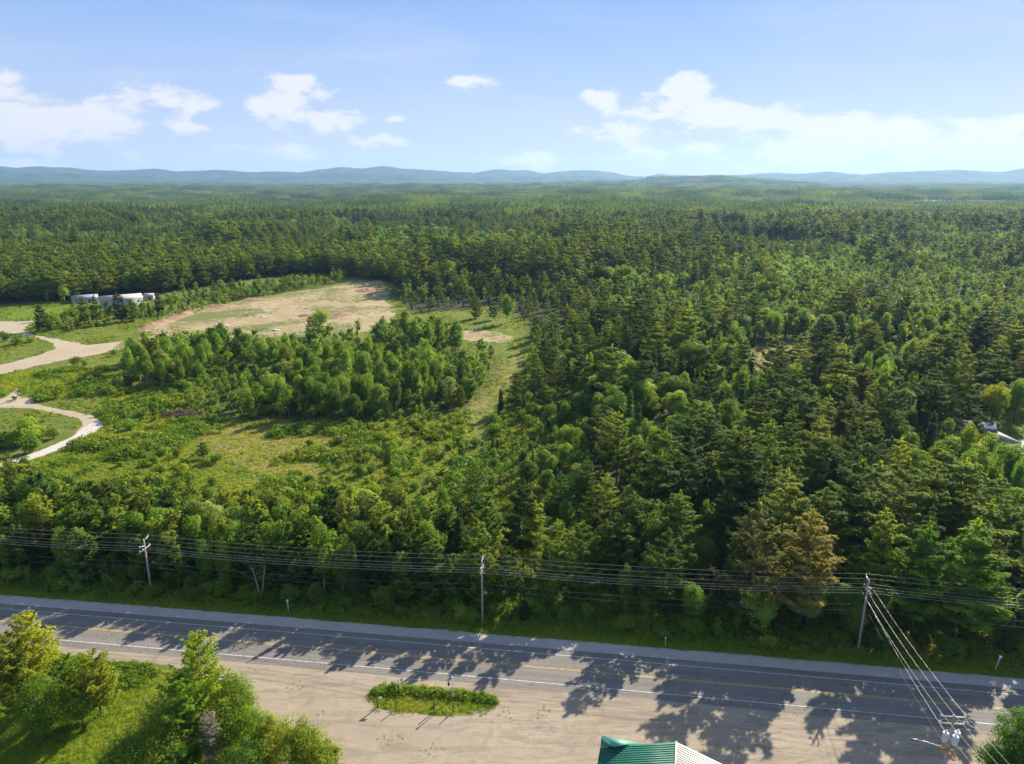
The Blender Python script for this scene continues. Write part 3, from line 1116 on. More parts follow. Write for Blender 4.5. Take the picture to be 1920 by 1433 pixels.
def forest_h(k, x, y, g):
    near = y < 125
    b = {'white_pine': (15, 23), 'young_pine': (8, 13), 'spruce_tree': (9, 17), 'maple_tree': (9, 15), 'birch_tree': (10, 15), 'shrub': (2, 4)}[k]
    h = g.uniform(*b)
    h *= edge_drop(x, y)
    if x < 45 and y < 190:
        h *= .85
    return h


_eb = np.array(gpoly([(935, 1172), (905, 1010), (880, 920), (900, 860), (915, 800), (960, 735), (985, 690), (1000, 640), (985, 600), (930, 575)]))


def edge_drop(x, y):
    """the wood steps down to low young trees along the grassy gap"""
    if y > 420 or y < 120:
        return 1.0
    xb = np.interp(y, _eb[:, 1], _eb[:, 0])
    return .52 + .48 * float(sstep(x - xb, 4, 42))


def open_ok(x, y):
    return ~(inside(x, y, P_GLADE) | inside(x, y, P_YARD))


# dense wood beyond the road on the right, and everything behind it up to 1.25 km
for (ya, yb, s) in ((80, 330, 7.0), (330, 620, 7.0), (620, 1280, 7.2)):
    w = yb * .9 + 60
    x, y = jitter(-w, w, ya, yb, s, g)
    m = inside(x, y, P_FOREST) & in_frame(x, y) & open_ok(x, y)
    x, y = x[m], y[m]
    con = fbm(x, y, 38, 33, 3) if ya == 80 else .35 * fbm(x, y, 38, 33, 3) + .65 * fbm(x, y, 110, 34, 3)
    plant = (x < -60 + (y - 450) * .15) & (y > 380) & (y < 640) & (x < -70)
    keep = np.ones(len(x), bool)
    keep &= ~((fbm(x, y, 160, 44, 3) < .29) & (y > 620))
    x, y, con, plant = x[keep], y[keep], con[keep], plant[keep]
    for xi, yi, c, pl in zip(x, y, con, plant):
        if pl:
            ki = 0 if g.random() < .93 else 3
            hh = g.uniform(14.5, 18)
        else:
            pc = min(max((c - .43) / .20, .10), .84)
            q = g.random()
            if q < pc:
                ki = int(g.choice([0, 2, 1], p=[.56, .28, .16]))
            else:
                ki = 3 if g.random() < .58 else 4
            hh = forest_h(KINDS[ki], xi, yi, g)
        if yi > 330 and not pl:
            hh *= .62 + .62 * float(sstep(fbm(np.array([xi]), np.array([yi]), 95, 84, 3), .3, .68)[0])
        T.append((xi, yi, ki, hh, 'F' if yi < 620 else 'X'))
    # understory fills the gaps between the tall trees
    if ya == 80:
        x, y = jitter(-w, w, ya, yb, 9, g)
        m = inside(x, y, P_FOREST) & in_frame(x, y) & open_ok(x, y)
        put(x[m], y[m], (0, .3, .35, .25, .2, .5), lambda k, a, b, g: forest_h(k, a, b, g) * .52 if k != 'shrub' else g.uniform(2, 4), 'F', g)

# young wood along the far verge on the left
x, y = jitter(-175, 5, 95, 175, 3.7, g)
m = inside(x, y, P_ROADLEFT)
put(x[m], y[m], (0, .60, .05, .05, .30, .04), lambda k, a, b, g: (g.uniform(7.0, 10.2) if k != 'shrub' else g.uniform(2, 3.2)) * (.75 + .25 * sstep(150 - b, 0, 30)), 'L', g)
# wood in the middle of the clearing
x, y = jitter(-190, 10, 195, 335, 4.5, g)
m = inside(x, y, P_MID) & (fbm(x, y, 26, 66, 3) > .42)
_gh = lambda a, b: .62 + .75 * float(sstep(fbm(np.array([a]), np.array([b]), 24, 67, 3), .32, .68)[0])
put(x[m], y[m], (0, .10, 0, .32, .50, .6), lambda k, a, b, g: .86 * _gh(a, b) * {'young_pine': g.uniform(7, 9.5), 'maple_tree': g.uniform(6, 10), 'birch_tree': g.uniform(7.5, 12), 'shrub': g.uniform(2.5, 4.5)}[k], 'M', g)
# belt between the bare land and the houses
x, y = jitter(-300, -60, 320, 560, 5.0, g)
m = inside(x, y, P_ROW)
put(x[m], y[m], (.04, .25, .05, .36, .30, .3), lambda k, a, b, g: forest_h(k, a, b, g) * .5 if k != 'shrub' else g.uniform(2, 3.5), 'B', g)

# single trees and shrubs traced one by one: (px x, px y of the foot, px y of the tip, kind)
SINGLES = [(602, 628, 574, 'maple_tree', 'O'), (672, 632, 594, 'birch_tree', 'O'), (952, 607, 549, 'birch_tree', 'O'), (925, 600, 566, 'young_pine', 'O'), (893, 598, 556, 'young_pine', 'O'),
           (80, 620, 572, 'young_pine', 'B'), (100, 622, 580, 'maple_tree', 'B'), (160, 610, 556, 'young_pine', 'B'), (205, 606, 556, 'birch_tree', 'B'), (228, 604, 550, 'young_pine', 'B'), (250, 602, 562, 'young_pine', 'B'),
           (182, 605, 554, 'young_pine', 'B'), (140, 608, 566, 'maple_tree', 'B'), (270, 598, 556, 'birch_tree', 'B'), (300, 590, 550, 'young_pine', 'B'), (322, 586, 545, 'maple_tree', 'B'), (238, 596, 566, 'maple_tree', 'B'),
           (90, 568, 540, 'birch_tree', 'B'), (122, 569, 529, 'birch_tree', 'B'), (345, 560, 520, 'birch_tree', 'B'), (370, 556, 525, 'birch_tree', 'B'), (417, 552, 516, 'maple_tree', 'B'),
           (50, 832, 790, 'shrub', 'S'), (28, 838, 805, 'shrub', 'S'), (75, 825, 795, 'shrub', 'S'), (5, 842, 812, 'shrub', 'S'), (100, 822, 802, 'shrub', 'S'), (60, 848, 815, 'shrub', 'S'),
           (10, 640, 622, 'shrub', 'S'), (35, 646, 629, 'shrub', 'S'), (60, 642, 630, 'shrub', 'S'), (145, 686, 668, 'shrub', 'S'), (160, 690, 676, 'shrub', 'S'), (215, 668, 655, 'shrub', 'S'), (245, 662, 652, 'shrub', 'S'),
           (1900, 790, 700, 'maple_tree', 'F'), (1842, 870, 812, 'maple_tree', 'F'), (1884, 908, 846, 'birch_tree', 'F'), (1850, 850, 806, 'maple_tree', 'F'), (1815, 850, 810, 'maple_tree', 'F')]
for (bx, by, ty, kd, zn) in SINGLES:
    X, Y = gp(bx, by)
    d = px_dir(bx, ty)
    hh = CAMH + d[2] * (Y / d[1])
    T.append((X, Y, KINDS.index(kd), max(hh, 1.5), zn))
_s0 = gp(1130, 1182)  # extra trees added up-sun of this spot to block a shaft of sunlight
for _d, _o, _h, _k in ((7, 0, 9, 'birch_tree'), (11, 3, 12, 'maple_tree'), (13, -4, 12, 'young_pine'), (18, 0, 15, 'maple_tree'), (24, 2, 16, 'white_pine'), (22, -5, 15, 'birch_tree')):
    T.append((_s0[0] + .62 * _d + .79 * _o, _s0[1] + .79 * _d - .62 * _o, KINDS.index(_k), _h, 'F'))
# shrubs dotted over the field
x, y = jitter(-200, 15, 128, 300, 4.2, g)
fx, fy, _ = to_px(x, y, 0 * x)
FIELD = [(0, 700), (200, 690), (330, 740), (440, 790), (700, 800), (880, 770), (900, 860), (880, 960), (640, 970), (300, 975), (0, 925), (-150, 900), (-150, 880), (60, 862), (195, 800), (200, 740), (60, 755), (0, 745)]
m = inside(fx, fy, FIELD) & (fbm(x, y, 24, 60, 3) > .47) & (~inside(x, y, P_MEADOW_Y) | (g.random(len(x)) < .2))
put(x[m], y[m], (0, .02, 0, .03, .05, .9), lambda k, a, b, g: g.uniform(1.2, 3.0) if k == 'shrub' else g.uniform(2.8, 5), 'S', g)
# roadside shrubs at the feet of the wood
x, y = jitter(-110, 110, 85, 122, 2.9, g)
o_ = y - road_y(x)
m = (o_ > 9.5) & (o_ < 15)
put(x[m], y[m], (0, .06, 0, .1, .14, .7), lambda k, a, b, g: g.uniform(1.4, 3.0) if k == 'shrub' else g.uniform(3, 5), 'V', g)



def shade_cap(t):
    """front trees as tall as the shadows they throw over the road allow"""
    x, y, ki, h, z = t
    o = y - float(road_y(x))
    if z not in 'FLV' or o > 45 or y > 150:
        return t
    lim = (o + float(np.interp(x, [12, 30, 60], [4.0, 14.0, 30.0]))) / 1.48
    if z == 'L' and o < 32 and KINDS[ki] != 'shrub':
        h = max(h, min(lim, 13.5) * g.uniform(.72, 1.0))
    return (x, y, ki, min(h, lim * g.uniform(.9, 1.02)), z)


T = [shade_cap(t) for t in T]
T = [t for t in T if not (t[4] in 'FL' and t[1] - road_y(t[0]) < 12.5 and t[0] < 140)]

# the trees the photo shows largest stand as objects, kind by kind; the rest of the wood is one mass
TX = np.array([t[0] for t in T]); TY = np.array([t[1] for t in T]); TK = np.array([t[2] for t in T]); TH = np.array([t[3] for t in T])
TZ = np.array([t[4] for t in T])
tz = height(TX, TY)
px_, py_, dep = to_px(TX, TY, tz + TH)
bx_, by_, _ = to_px(TX, TY, tz)
vis = (px_ > -25) & (px_ < 1945) & (py_ < 1440) & (TY > 60)
size = TH / dep * vis
MAXN = {'white_pine': 290, 'young_pine': 270, 'spruce_tree': 150, 'maple_tree': 280, 'birch_tree': 250, 'shrub': 295}
indiv = np.zeros(len(T), bool)
for ki, kd in enumerate(KINDS):
    c = np.nonzero((TK == ki) & vis)[0]
    c = c[np.argsort(-size[c])][:MAXN[kd]]
    indiv[c] = True

LAND = {  # landmarks anyone can find in the picture: name -> ground point
    'the left utility pole': (-62.7, 108.6), 'the middle utility pole': (-4.8, 100.6), 'the right utility pole': (53.2, 93.5),
    'the brown brush pile': gp(345, 775), 'the lone round tree': gp(602, 628), 'the gravel path end': gp(195, 796),
    'the dirt road fork': gp(130, 655), 'the large white building': gp(225, 570), 'the sunny glade on the right': gp(1440, 680),
    'the white trailer': gp(1868, 822), 'the bright lone birch': gp(952, 607), 'the yellow meadow': gp(500, 840), 'the back of the bare land': gp(700, 530),
    'the grassy gap': gp(870, 770), 'the tall pine by the left edge': gp(45, 1320), 'the rightmost marker post': gp(1900, 1240),
    'the head of the grassy gap': gp(975, 640)}
lnames = list(LAND)
lpos = np.array([LAND[k] for k in lnames])
ZP = {'F': 'in the dense wood', 'X': 'in the far wood', 'L': 'in the young roadside wood', 'M': 'in the grove amid the clearing', 'B': 'in the belt by the houses', 'S': 'in the open field', 'V': 'on the road verge', 'O': 'on the edge of the bare land'}
GR = {'white_pine': 'tall pines of the woods', 'young_pine': 'young pines', 'spruce_tree': 'dark narrow spruces', 'maple_tree': 'round-crowned broadleaf trees', 'birch_tree': 'slender broadleaf trees', 'shrub': 'low leafy shrubs'}
NM = {'white_pine': 'pine', 'young_pine': 'young pine', 'spruce_tree': 'dark spruce', 'maple_tree': 'round leafy tree', 'birch_tree': 'slender birch', 'shrub': 'green shrub'}
CATG = {'white_pine': 'pine', 'young_pine': 'young pine', 'spruce_tree': 'spruce', 'maple_tree': 'broadleaf tree', 'birch_tree': 'birch', 'shrub': 'shrub'}
HM = {k: (np.median(TH[indiv & (TK == i)]) if (indiv & (TK == i)).any() else 1) for i, k in enumerate(KINDS)}


def ordinal(n):
    w = ['nearest', 'second nearest', 'third nearest', 'fourth nearest', 'fifth nearest', 'sixth nearest', 'seventh nearest', 'eighth nearest', 'ninth nearest']
    if n <= 9:
        return w[n - 1]
    return '%d%s nearest' % (n, 'th' if 10 <= n % 100 <= 20 else {1: 'st', 2: 'nd', 3: 'rd'}.get(n % 10, 'th'))


rnk = {}
ii = np.nonzero(indiv)[0]
dist = np.hypot(TX[ii, None] - lpos[None, :, 0], TY[ii, None] - lpos[None, :, 1])
near = dist.argmin(1)
order = np.argsort(dist.min(1))
# parts shared by every copy
rg = np.random.default_rng(5)
for o_i in order:
    i = ii[o_i]
    kd = KINDS[TK[i]]
    key = (kd, near[o_i])
    rnk[key] = rnk.get(key, 0) + 1
    p = PROTO[kd][rg.integers(len(PROTO[kd]))]
    s = TH[i] / p[2]
    root = empty(kd, (TX[i], TY[i], tz[i]), rg.uniform(0, 6.28))
    wx = s * rg.uniform(.88, 1.18)
    root.scale = (wx, wx, s)
    root.rotation_euler = (rg.normal(0, .02), rg.normal(0, .02), root.rotation_euler[2])
    size_w = ('taller' if kd != 'shrub' else 'larger') if TH[i] > HM[kd] else ('shorter' if kd != 'shrub' else 'smaller')
    tag(root, '%s %s, %s of its kind to %s' % (size_w, NM[kd], ordinal(rnk[key]), lnames[near[o_i]]), CATG[kd], GR[kd])
    v = rg.uniform(.68, 1.38)
    tint = [v * rg.uniform(.93, 1.1), v, v * rg.uniform(.85, 1.1), 1]
    if kd == 'maple_tree' and rg.random() < .09:
        tint = [1.45, 1.3, 2.0, 1]
    if kd in ('young_pine', 'white_pine') and TZ[i] in 'LV' and rg.random() < .012:
        tint = [1.8, .9, 1.2, 1]
    c = bpy.data.objects.new('crown', p[0]); c.color = tint
    link(c, root)
    link(bpy.data.objects.new('trunk' if kd != 'shrub' else 'stem', p[1]), root)

# special trees that stand out in the photo
def special(kd, pi, px, ytip, Y, label, tint, wide=1.0, cat=None, name=None, rz=1.0):
    d = px_dir(px, ytip)
    X = d[0] * Y / d[1]
    hh = CAMH + d[2] * Y / d[1]
    p = PROTO[kd][pi % len(PROTO[kd])]
    s = hh / p[2]
    root = empty(name or kd, (X, Y, 0), rz)
    root.scale = (s * wide, s * wide, s)
    tag(root, label, cat or CATG[kd])
    c = bpy.data.objects.new('crown', p[0]); c.color = tint
    link(c, root)
    link(bpy.data.objects.new('trunk', p[1]), root)
    return root


special('white_pine', 1, 1425, 950, 99.5, 'tall browned pine with a rusty top, left of the right utility pole', (1.55, 1.0, 1.9, 1), .85)
special('white_pine', 3, 1525, 962, 99, 'browning broad pine between the rusty pine and the right utility pole', (1.35, 1.0, 1.7, 1), .98, rz=2.2)
special('white_pine', 5, 1745, 985, 97, 'bright green pointed pine just right of the right utility pole', (1.3, 1.45, 1, 1), .9)
special('white_pine', 6, 1835, 980, 96, 'wide feathery green pine near the right edge above the road', (1.3, 1.5, 1, 1), 1.15)
special('maple_tree', 2, 1875, 705, 197, 'yellow green broad tree beside the trailer yard in the right wood', (1.7, 1.25, 1.2, 1), .9)
special('maple_tree', 4, 1516, 582, 330, 'pale yellow round tree behind the sunny glade', (2.4, 1.7, 2.2, 1), 1.0)

# the rest of the wood, as one mass
rest = ~indiv
fi, fsc, frz = [], [], []
for i in np.nonzero(rest)[0]:
    kd = KINDS[TK[i]]
    j, h0 = FARP[kd][rg.integers(len(FARP[kd]))]
    s = TH[i] / h0
    fi.append(j)
    w_ = s * rg.uniform(.9, 1.2)
    fsc.append((w_, w_, s))
    frz.append(rg.uniform(0, 6.28))
P1 = np.stack([TX[rest], TY[rest], tz[rest]], 1)
# tiles out to the hills
tl = []
yy = 1250.0
while yy < 10400:
    st = TILE * .97
    w = yy * .86
    xs = np.arange(-w, w, st)
    for x0 in xs:
        x0 += rg.uniform(-10, 10)
        y0 = yy + rg.uniform(-8, 8)
        cl = gap_noise(np.array([x0]), np.array([y0]))[0]
        if cl < .36:
            continue
        tl.append((x0, y0))
    yy += st
tl = np.array(tl)
tzz = height(tl[:, 0], tl[:, 1])
cn = fbm(tl[:, 0], tl[:, 1], 600, 80, 4)
bucket = np.clip(((.72 - cn) / .42 * 4 + rg.normal(0, .7, len(tl))).astype(int), 0, 3)
tix = np.array(TILEI)[bucket + 4 * rg.integers(0, 2, len(tl))]
tsc = np.stack([np.ones(len(tl)) * 1.04, np.ones(len(tl)) * 1.04, (.45 + 1.15 * sstep(fbm(tl[:, 0], tl[:, 1], 260, 84, 3), .3, .7)) * rg.uniform(.9, 1.1, len(tl))], 1)
P2 = np.stack([tl[:, 0], tl[:, 1], tzz - .5], 1)
scatter('forest', np.concatenate([P1, P2]), np.concatenate([frz, rg.integers(0, 4, len(tl)) * math.pi / 2]), np.concatenate([np.array(fsc), tsc]), np.concatenate([np.array(fi), tix]), hidden,
        'mixed green wood stretching from the clearing to the hills')

# ------------------------------------------------------------------ undergrowth and grass
weeds = clump_forms('weed_form', 6, weed_form, M['weed'])
blades = clump_forms('grass_form', 6, grass_form, M['grass'])


def scatter_points(x0, x1, y0, y1, s, test, g):
    x, y = jitter(x0, x1, y0, y1, s, g, .5)
    m = test(x, y)
    return x[m], y[m]


def bare(x, y):
    r = inside(x, y, P_CLEAR) | inside(x, y, P_CLEAR_B) | inside(x, y, P_ARM_A) | inside(x, y, P_PATH) | inside(x, y, P_TRACK) | inside(x, y, P_PATCH) | inside(x, y, P_LOT) | inside(x, y, P_DRIVE)
    o = y - road_y(x)
    return r | ((o > -6.5) & (o < 6.9))


g = np.random.default_rng(77)
PX, PY, PS = [], [], []


def addw(x, y, s):
    PX.append(x); PY.append(y); PS.append(s)


def field_test(x, y):
    fx, fy, _ = to_px(x, y, 0 * x)
    m = inside(fx, fy, FIELD) & ~bare(x, y)
    dens = .60 + 1.6 * (fbm(x, y, 16, 90, 3) - .5) - .35 * inside(x, y, P_MEADOW_Y) - .25 * inside(x, y, P_MEADOW_2)
    return m & (g.random(len(x)) < dens)


x, y = scatter_points(-200, 20, 125, 305, .95, field_test, g)
addw(x, y, g.uniform(.6, 1.4, len(x)) * (.35 + 2.2 * sstep(fbm(x, y, 9, 91, 3), .38, .75)))
# the verge at the feet of the wood, thick and dark
x, y = scatter_points(-150, 150, 80, 130, .8, lambda x, y: (y - road_y(x) > 9.4) & (y - road_y(x) < 22), g)
addw(x, y, g.uniform(.6, 1.5, len(x)))
# sparse clumps over all other open ground
x, y = scatter_points(-420, 60, 195, 480, 2.1, lambda x, y: ~bare(x, y) & ~inside(x, y, P_FOREST) & in_frame(x, y, 1.0) & (fbm(x, y, 14, 95, 3) > .50), g)
addw(x, y, g.uniform(.5, 1.5, len(x)))
# ragged growth on the edges and the mounds of the bare land
x, y = scatter_points(-190, 10, 305, 520, 1.7, lambda x, y: inside(x, y, P_CLEAR) & (fbm(x, y, 30, 96, 4) > .60) & (g.random(len(x)) < .5), g)
addw(x, y, g.uniform(.3, .9, len(x)))
# under the wood on the right, near the clearing and the glade
x, y = scatter_points(-10, 160, 95, 330, 3.0, lambda x, y: inside(x, y, P_FOREST) & in_frame(x, y, 1.0), g)
addw(x, y, g.uniform(.8, 1.8, len(x)))
# rank growth under the low trees along the grassy gap
x, y = scatter_points(-10, 60, 110, 330, 1.2, lambda x, y: inside(x, y, P_FOREST) & (x - np.interp(y, _eb[:, 1], _eb[:, 0]) < 26), g)
addw(x, y, g.uniform(.8, 1.9, len(x)))
# rank weeds along the hedge line in the near left corner
ga = lambda pts, s, n, sp: None
x, y = scatter_points(-110, -30, 55, 98, .55, lambda x, y: inside(x, y, gpoly([(-300, 1180), (60, 1226), (190, 1240), (285, 1250), (310, 1262), (250, 1290), (150, 1290), (-300, 1260)])), g)
addw(x, y, g.uniform(.6, 1.3, len(x)))
x, y = scatter_points(-110, -30, 50, 98, 1.3, lambda x, y: inside(x, y, P_NEARLAWN) & (fbm(x, y, 6, 98, 3) > .56), g)
addw(x, y, g.uniform(.3, .7, len(x)))
# tall weeds along the back of the island
x, y = scatter_points(-22, 2, 78, 88, .38, lambda x, y: inside(x, y, gpoly([(700, 1297), (738, 1289), (800, 1293), (900, 1303), (934, 1318), (905, 1318), (800, 1305), (735, 1303), (705, 1306)])), g)
addw(x, y, g.uniform(.7, 1.25, len(x)))
X = np.concatenate(PX); Y = np.concatenate(PY); S = np.concatenate(PS)
scatter('undergrowth', np.stack([X, Y, height(X, Y)], 1), g.uniform(0, 6.28, len(X)), S, g.integers(0, 6, len(X)), weeds, 'low leafy weeds and seedlings covering the field and verges')

PX, PY, PS = [], [], []
x, y = scatter_points(-115, -30, 50, 98, .55, lambda x, y: inside(x, y, P_NEARLAWN), g)
addw(x, y, g.uniform(.7, 1.5, len(x)))
x, y = scatter_points(-120, 120, 80, 125, .5, lambda x, y: (y - road_y(x) > 7.0) & (y - road_y(x) < 10.2), g)
addw(x, y, g.uniform(.6, 1.4, len(x)))
_ic = np.mean(P_ISLAND, 0)
x, y = scatter_points(-26, 5, 74, 92, .36, lambda x, y: inside(x, y, P_ISLAND) | (inside((x - _ic[0]) / 1.12 + _ic[0], (y - _ic[1]) / 1.25 + _ic[1], P_ISLAND) & (fbm(x, y, 2.5, 55, 3) > .56)), g)
addw(x, y, g.uniform(.5, 1.1, len(x)))
x, y = scatter_points(-200, 20, 125, 305, 1.1, lambda x, y: ~bare(x, y) & inside(*to_px(x, y, 0 * x)[:2], FIELD), g)
addw(x, y, g.uniform(.9, 2.0, len(x)))
x, y = scatter_points(-420, 60, 200, 420, 2.4, lambda x, y: ~bare(x, y) & ~inside(x, y, P_FOREST) & in_frame(x, y, 1.0), g)
addw(x, y, g.uniform(1.0, 2.2, len(x)))
x, y = scatter_points(-40, 60, 60, 90, .8, lambda x, y: inside(x, y, P_LOT) & (fbm(x, y, 5, 57, 3) > .76), g)
addw(x, y, g.uniform(.3, .6, len(x)))
X = np.concatenate(PX); Y = np.concatenate(PY); S = np.concatenate(PS)
scatter('grass', np.stack([X, Y, height(X, Y)], 1), g.uniform(0, 6.28, len(X)), S, g.integers(0, 6, len(X)), blades, 'green and yellowing grass of the lawn, verges and meadow')
sheet('grass_island', ragged(P_ISLAND, .4, .3, 12), .022, sand_mat('island_turf', (.10, .16, .025), (.15, .18, .035), (.08, .12, .02), fine=4), 'green grass island in the sandy lot')

# ------------------------------------------------------------------ near-left trees, a finer build because they stand closest
def near_tree(name, form, px, ytip, Y, label, cat, tint=(1, 1, 1, 1), seed=0, wide=1.0, bare_=False):
    g = np.random.default_rng(seed)
    d = px_dir(px, ytip)
    X = d[0] * Y / d[1]
    h = CAMH + d[2] * Y / d[1]
    root = empty(name, (X, Y, 0), g.uniform(0, 6.28))
    tag(root, label, cat)
    if form == 'pine':
        (co, f), lb = conifer_crown(h, h * .21 * wide, g, z0=.16, whorls=int(h * 1.35), arms=7, seg=10, tuft=9, ln=.21, wd=.05, power=.55, up=.42, ragged_=.5, clumpy=1.3)
        mats = ('pine', 'bark')
        tv = trunk_arrays(h, .17, g, limbs=lb, lr=.04, maxl=60)
    elif form == 'bare':
        (co, f), lb = conifer_crown(h, h * .2 * wide, g, z0=.1, whorls=int(h * 1.6), arms=7, seg=7, tuft=4, ln=.17, wd=.018, power=.6, up=.25, ragged_=.5)
        mats = ('bare', 'bare')
        tv = trunk_arrays(h, .13, g, limbs=lb, lr=.03, maxl=70)
    else:
        (co, f), cc = broad_crown(h, h * .27 * wide, g, 85, 170, .10, z0=.05, cr=.27)
        mats = ('birch' if form == 'birch' else 'maple', 'bark')
        tv = trunk_arrays(h, .14, g, .85, limbs_to(cc, h, g), .035, maxl=60)
    c = bpy.data.objects.new('crown', mesh_np('crown', co, f, [M[mats[0]]])); c.color = tint
    link(c, root)
    link(bpy.data.objects.new('trunk', mesh_np('trunk', tv[0], tv[1], [M[mats[1]]])), root)
    return root


NL = [('pine_tree', 'pine', 45, 1153, 82, 'tall pine at the left edge below the road', 'pine', (1.9, 1.6, 1, 1), 1, 1.15),
      ('pine_tree', 'pine', 8, 1192, 79, 'pine half out of view at the left edge below the road', 'pine', (1.4, 1.2, 1, 1), 2, 1.1),
      ('pine_tree', 'pine', 112, 1238, 81, 'bushy pine between the tall left edge pine and the pointed one', 'pine', (1.8, 1.65, 1, 1), 3, 1.5),
      ('pine_tree', 'pine', 168, 1224, 80, 'pointed young pine left of the hedge by the near lawn', 'pine', (1.9, 1.5, 1, 1), 4, 1.3),
      ('leafy_tree', 'maple', 60, 1262, 76, 'low leafy tree in the dark group at the left edge', 'broadleaf tree', (1.3, 1.1, 1, 1), 5, 1.5),
      ('pine_tree', 'pine', 368, 1192, 74.5, 'largest pine beside the sandy lot in the near left corner', 'pine', (1.7, 1.6, 1, 1), 6, 1.1),
      ('pine_tree', 'pine', 330, 1268, 71, 'pine left of the largest one beside the sandy lot', 'pine', (1.5, 1.6, 1, 1), 7, 1.4),
      ('leafy_tree', 'maple', 432, 1240, 74, 'leafy tree leaning against the largest pine by the sandy lot', 'broadleaf tree', (1.2, 1.05, 1, 1), 8, .95),
      ('dead_tree', 'bare', 388, 1335, 68.5, 'grey dead conifer in front of the largest pine by the lot', 'dead tree', (1, 1, 1, 1), 9, .8),
      ('leafy_tree', 'birch', 508, 1332, 70, 'taller light green tree at the bottom edge by the lot', 'broadleaf tree', (1.25, 1.05, 1, 1), 10, 1.1),
      ('leafy_tree', 'birch', 560, 1343, 69, 'round light green tree at the bottom edge, nearest the lot', 'broadleaf tree', (1.3, 1.05, 1, 1), 11, 1.4),
      ('leafy_tree', 'birch', 600, 1385, 68, 'small light green tree at the bottom edge reaching over the lot', 'broadleaf tree', (1.3, 1.05, 1, 1), 12, 1.4),
      ('leafy_tree', 'maple', 262, 1362, 67, 'leafy tree at the bottom edge in front of the near lawn', 'broadleaf tree', (1.25, 1.05, 1, 1), 13, 2.1),
      ('leafy_tree', 'maple', 450, 1380, 66, 'low leafy tree between the dead conifer and the light green trees', 'broadleaf tree', (1.25, 1.05, 1, 1), 14, 1.5),
      ('pine_tree', 'pine', 330, 1405, 66, 'low pine at the bottom edge below the dead conifer', 'pine', (1.1, 1.3, 1, 1), 15, 1.6),
      ('leafy_tree', 'maple', 298, 1280, 72.5, 'leafy tree behind the pine left of the largest one', 'broadleaf tree', (1.25, 1.08, 1, 1), 21, 1.8),
      ('leafy_tree', 'birch', 405, 1288, 72, 'leafy tree just behind the grey dead conifer', 'broadleaf tree', (1.15, 1.0, 1, 1), 22, 1.7),
      ('leafy_tree', 'maple', 215, 1392, 66.5, 'low leafy tree at the bottom edge, leftmost of the group by the lot', 'broadleaf tree', (1.2, 1.05, 1, 1), 23, 2.3),
      ('leafy_tree', 'birch', 446, 1312, 71, 'leafy tree beside the lot, right of the grey dead conifer', 'broadleaf tree', (1.1, 1.0, 1, 1), 24, 1.6),
      ('leafy_tree', 'maple', 318, 1338, 69, 'leafy tree below the pine left of the largest one', 'broadleaf tree', (1.2, 1.05, 1, 1), 25, 2.1),
      ('leafy_tree', 'birch', 140, 1280, 78.5, 'leafy tree in front of the pointed young pine by the near lawn', 'broadleaf tree', (1.2, 1.0, 1, 1), 26, 1.8),
      ('leafy_tree', 'maple', 1935, 1322, 70, 'leafy tree at the right edge below the road', 'broadleaf tree', (.9, 1.0, 1, 1), 16, 1.5),
      ('leafy_tree', 'maple', 1902, 1392, 68, 'low dark leafy tree in the bottom right corner', 'broadleaf tree', (.8, .9, 1, 1), 17, 2.2)]
for (nm, fm, px, yt, Y, lb, ct, ti, sd_, wd_) in NL:
    near_tree(nm, fm, px, yt, Y, lb, ct, ti, sd_, wd_)

# ------------------------------------------------------------------ utility poles and their wires
road_dir = Vector((58, -7.4, 0)).normalized()
acr = Vector((-road_dir.y, road_dir.x, 0)) if -road_dir.y * 0 + road_dir.x > 0 else Vector((road_dir.y, -road_dir.x, 0))
acr = Vector((.127, .992, 0))
WIRES = [(1.25, .42), (.12, .28), (-1.25, -.42), (1.25, -1.28), (-.55, -1.28), (-1.30, -1.28)]


def insulator(b, p, up=.26):
    p = Vector(p)
    b.tube([p, p + Vector((0, 0, up * .35)), p + Vector((0, 0, up * .4)), p + Vector((0, 0, up * .7)), p + Vector((0, 0, up * .75)), p + Vector((0, 0, up))], [.05, .055, .11, .1, .075, .05], 8)


def line_pole(x, y, h, label, double=False):
    root = empty('utility_pole', (x, y, 0))
    tag(root, label, 'utility pole', 'utility poles along the road')
    b = MB()
    b.tube([(0, 0, -.4), (0, 0, h * .5), (0, 0, h)], [.19, .165, .13], 10)
    b.build('pole', M['pole'], root, True)
    for a, z0, z1, lo in ((1.25, -.15, .16, 0), (-1.25, -.95, -.68, 0)):
        b = MB()
        e = acr * a
        b.tube([(0, 0, h + z0), (e.x, e.y, h + z1)], .065, 6)
        b.build('bracket_arm', M['zinc'], root)
        b = MB(); insulator(b, (e.x, e.y, h + z1)); b.build('insulator', M['porcelain'], root, True)
    b = MB(); insulator(b, (0, 0, h)); b.build('insulator', M['porcelain'], root, True)
    for k in ((-.09, .09) if double else (0,)):
        b = MB()
        ax = road_dir * k * 1.6
        rot = Matrix.Rotation(math.atan2(acr.y, acr.x), 3, 'Z')
        b.box((ax.x, ax.y, h - 1.6), (3.0, .12, .13), rot)
        b.build('crossarm', M['pole'], root)
    for a in (1.25, -.55, -1.30):
        e = acr * a
        b = MB(); insulator(b, (e.x, e.y, h - 1.54)); b.build('insulator', M['porcelain'], root, True)
    return root


POLES = [(-121, 117.2, 10.9, None),          (-62.7, 108.6, 10.8, 'grey wooden utility pole standing in the left verge beyond the road'),
         (-4.8, 100.6, 11.5, 'grey wooden utility pole in the middle of the far verge'),
         (53.2, 93.5, 12.4, 'grey wooden utility pole on the right with wires crossing the road from it'), (111, 86, 12, None)]
for (x, y, h, lb) in POLES:
    if lb:
        line_pole(x, y, h, lb, 'crossing' in lb)


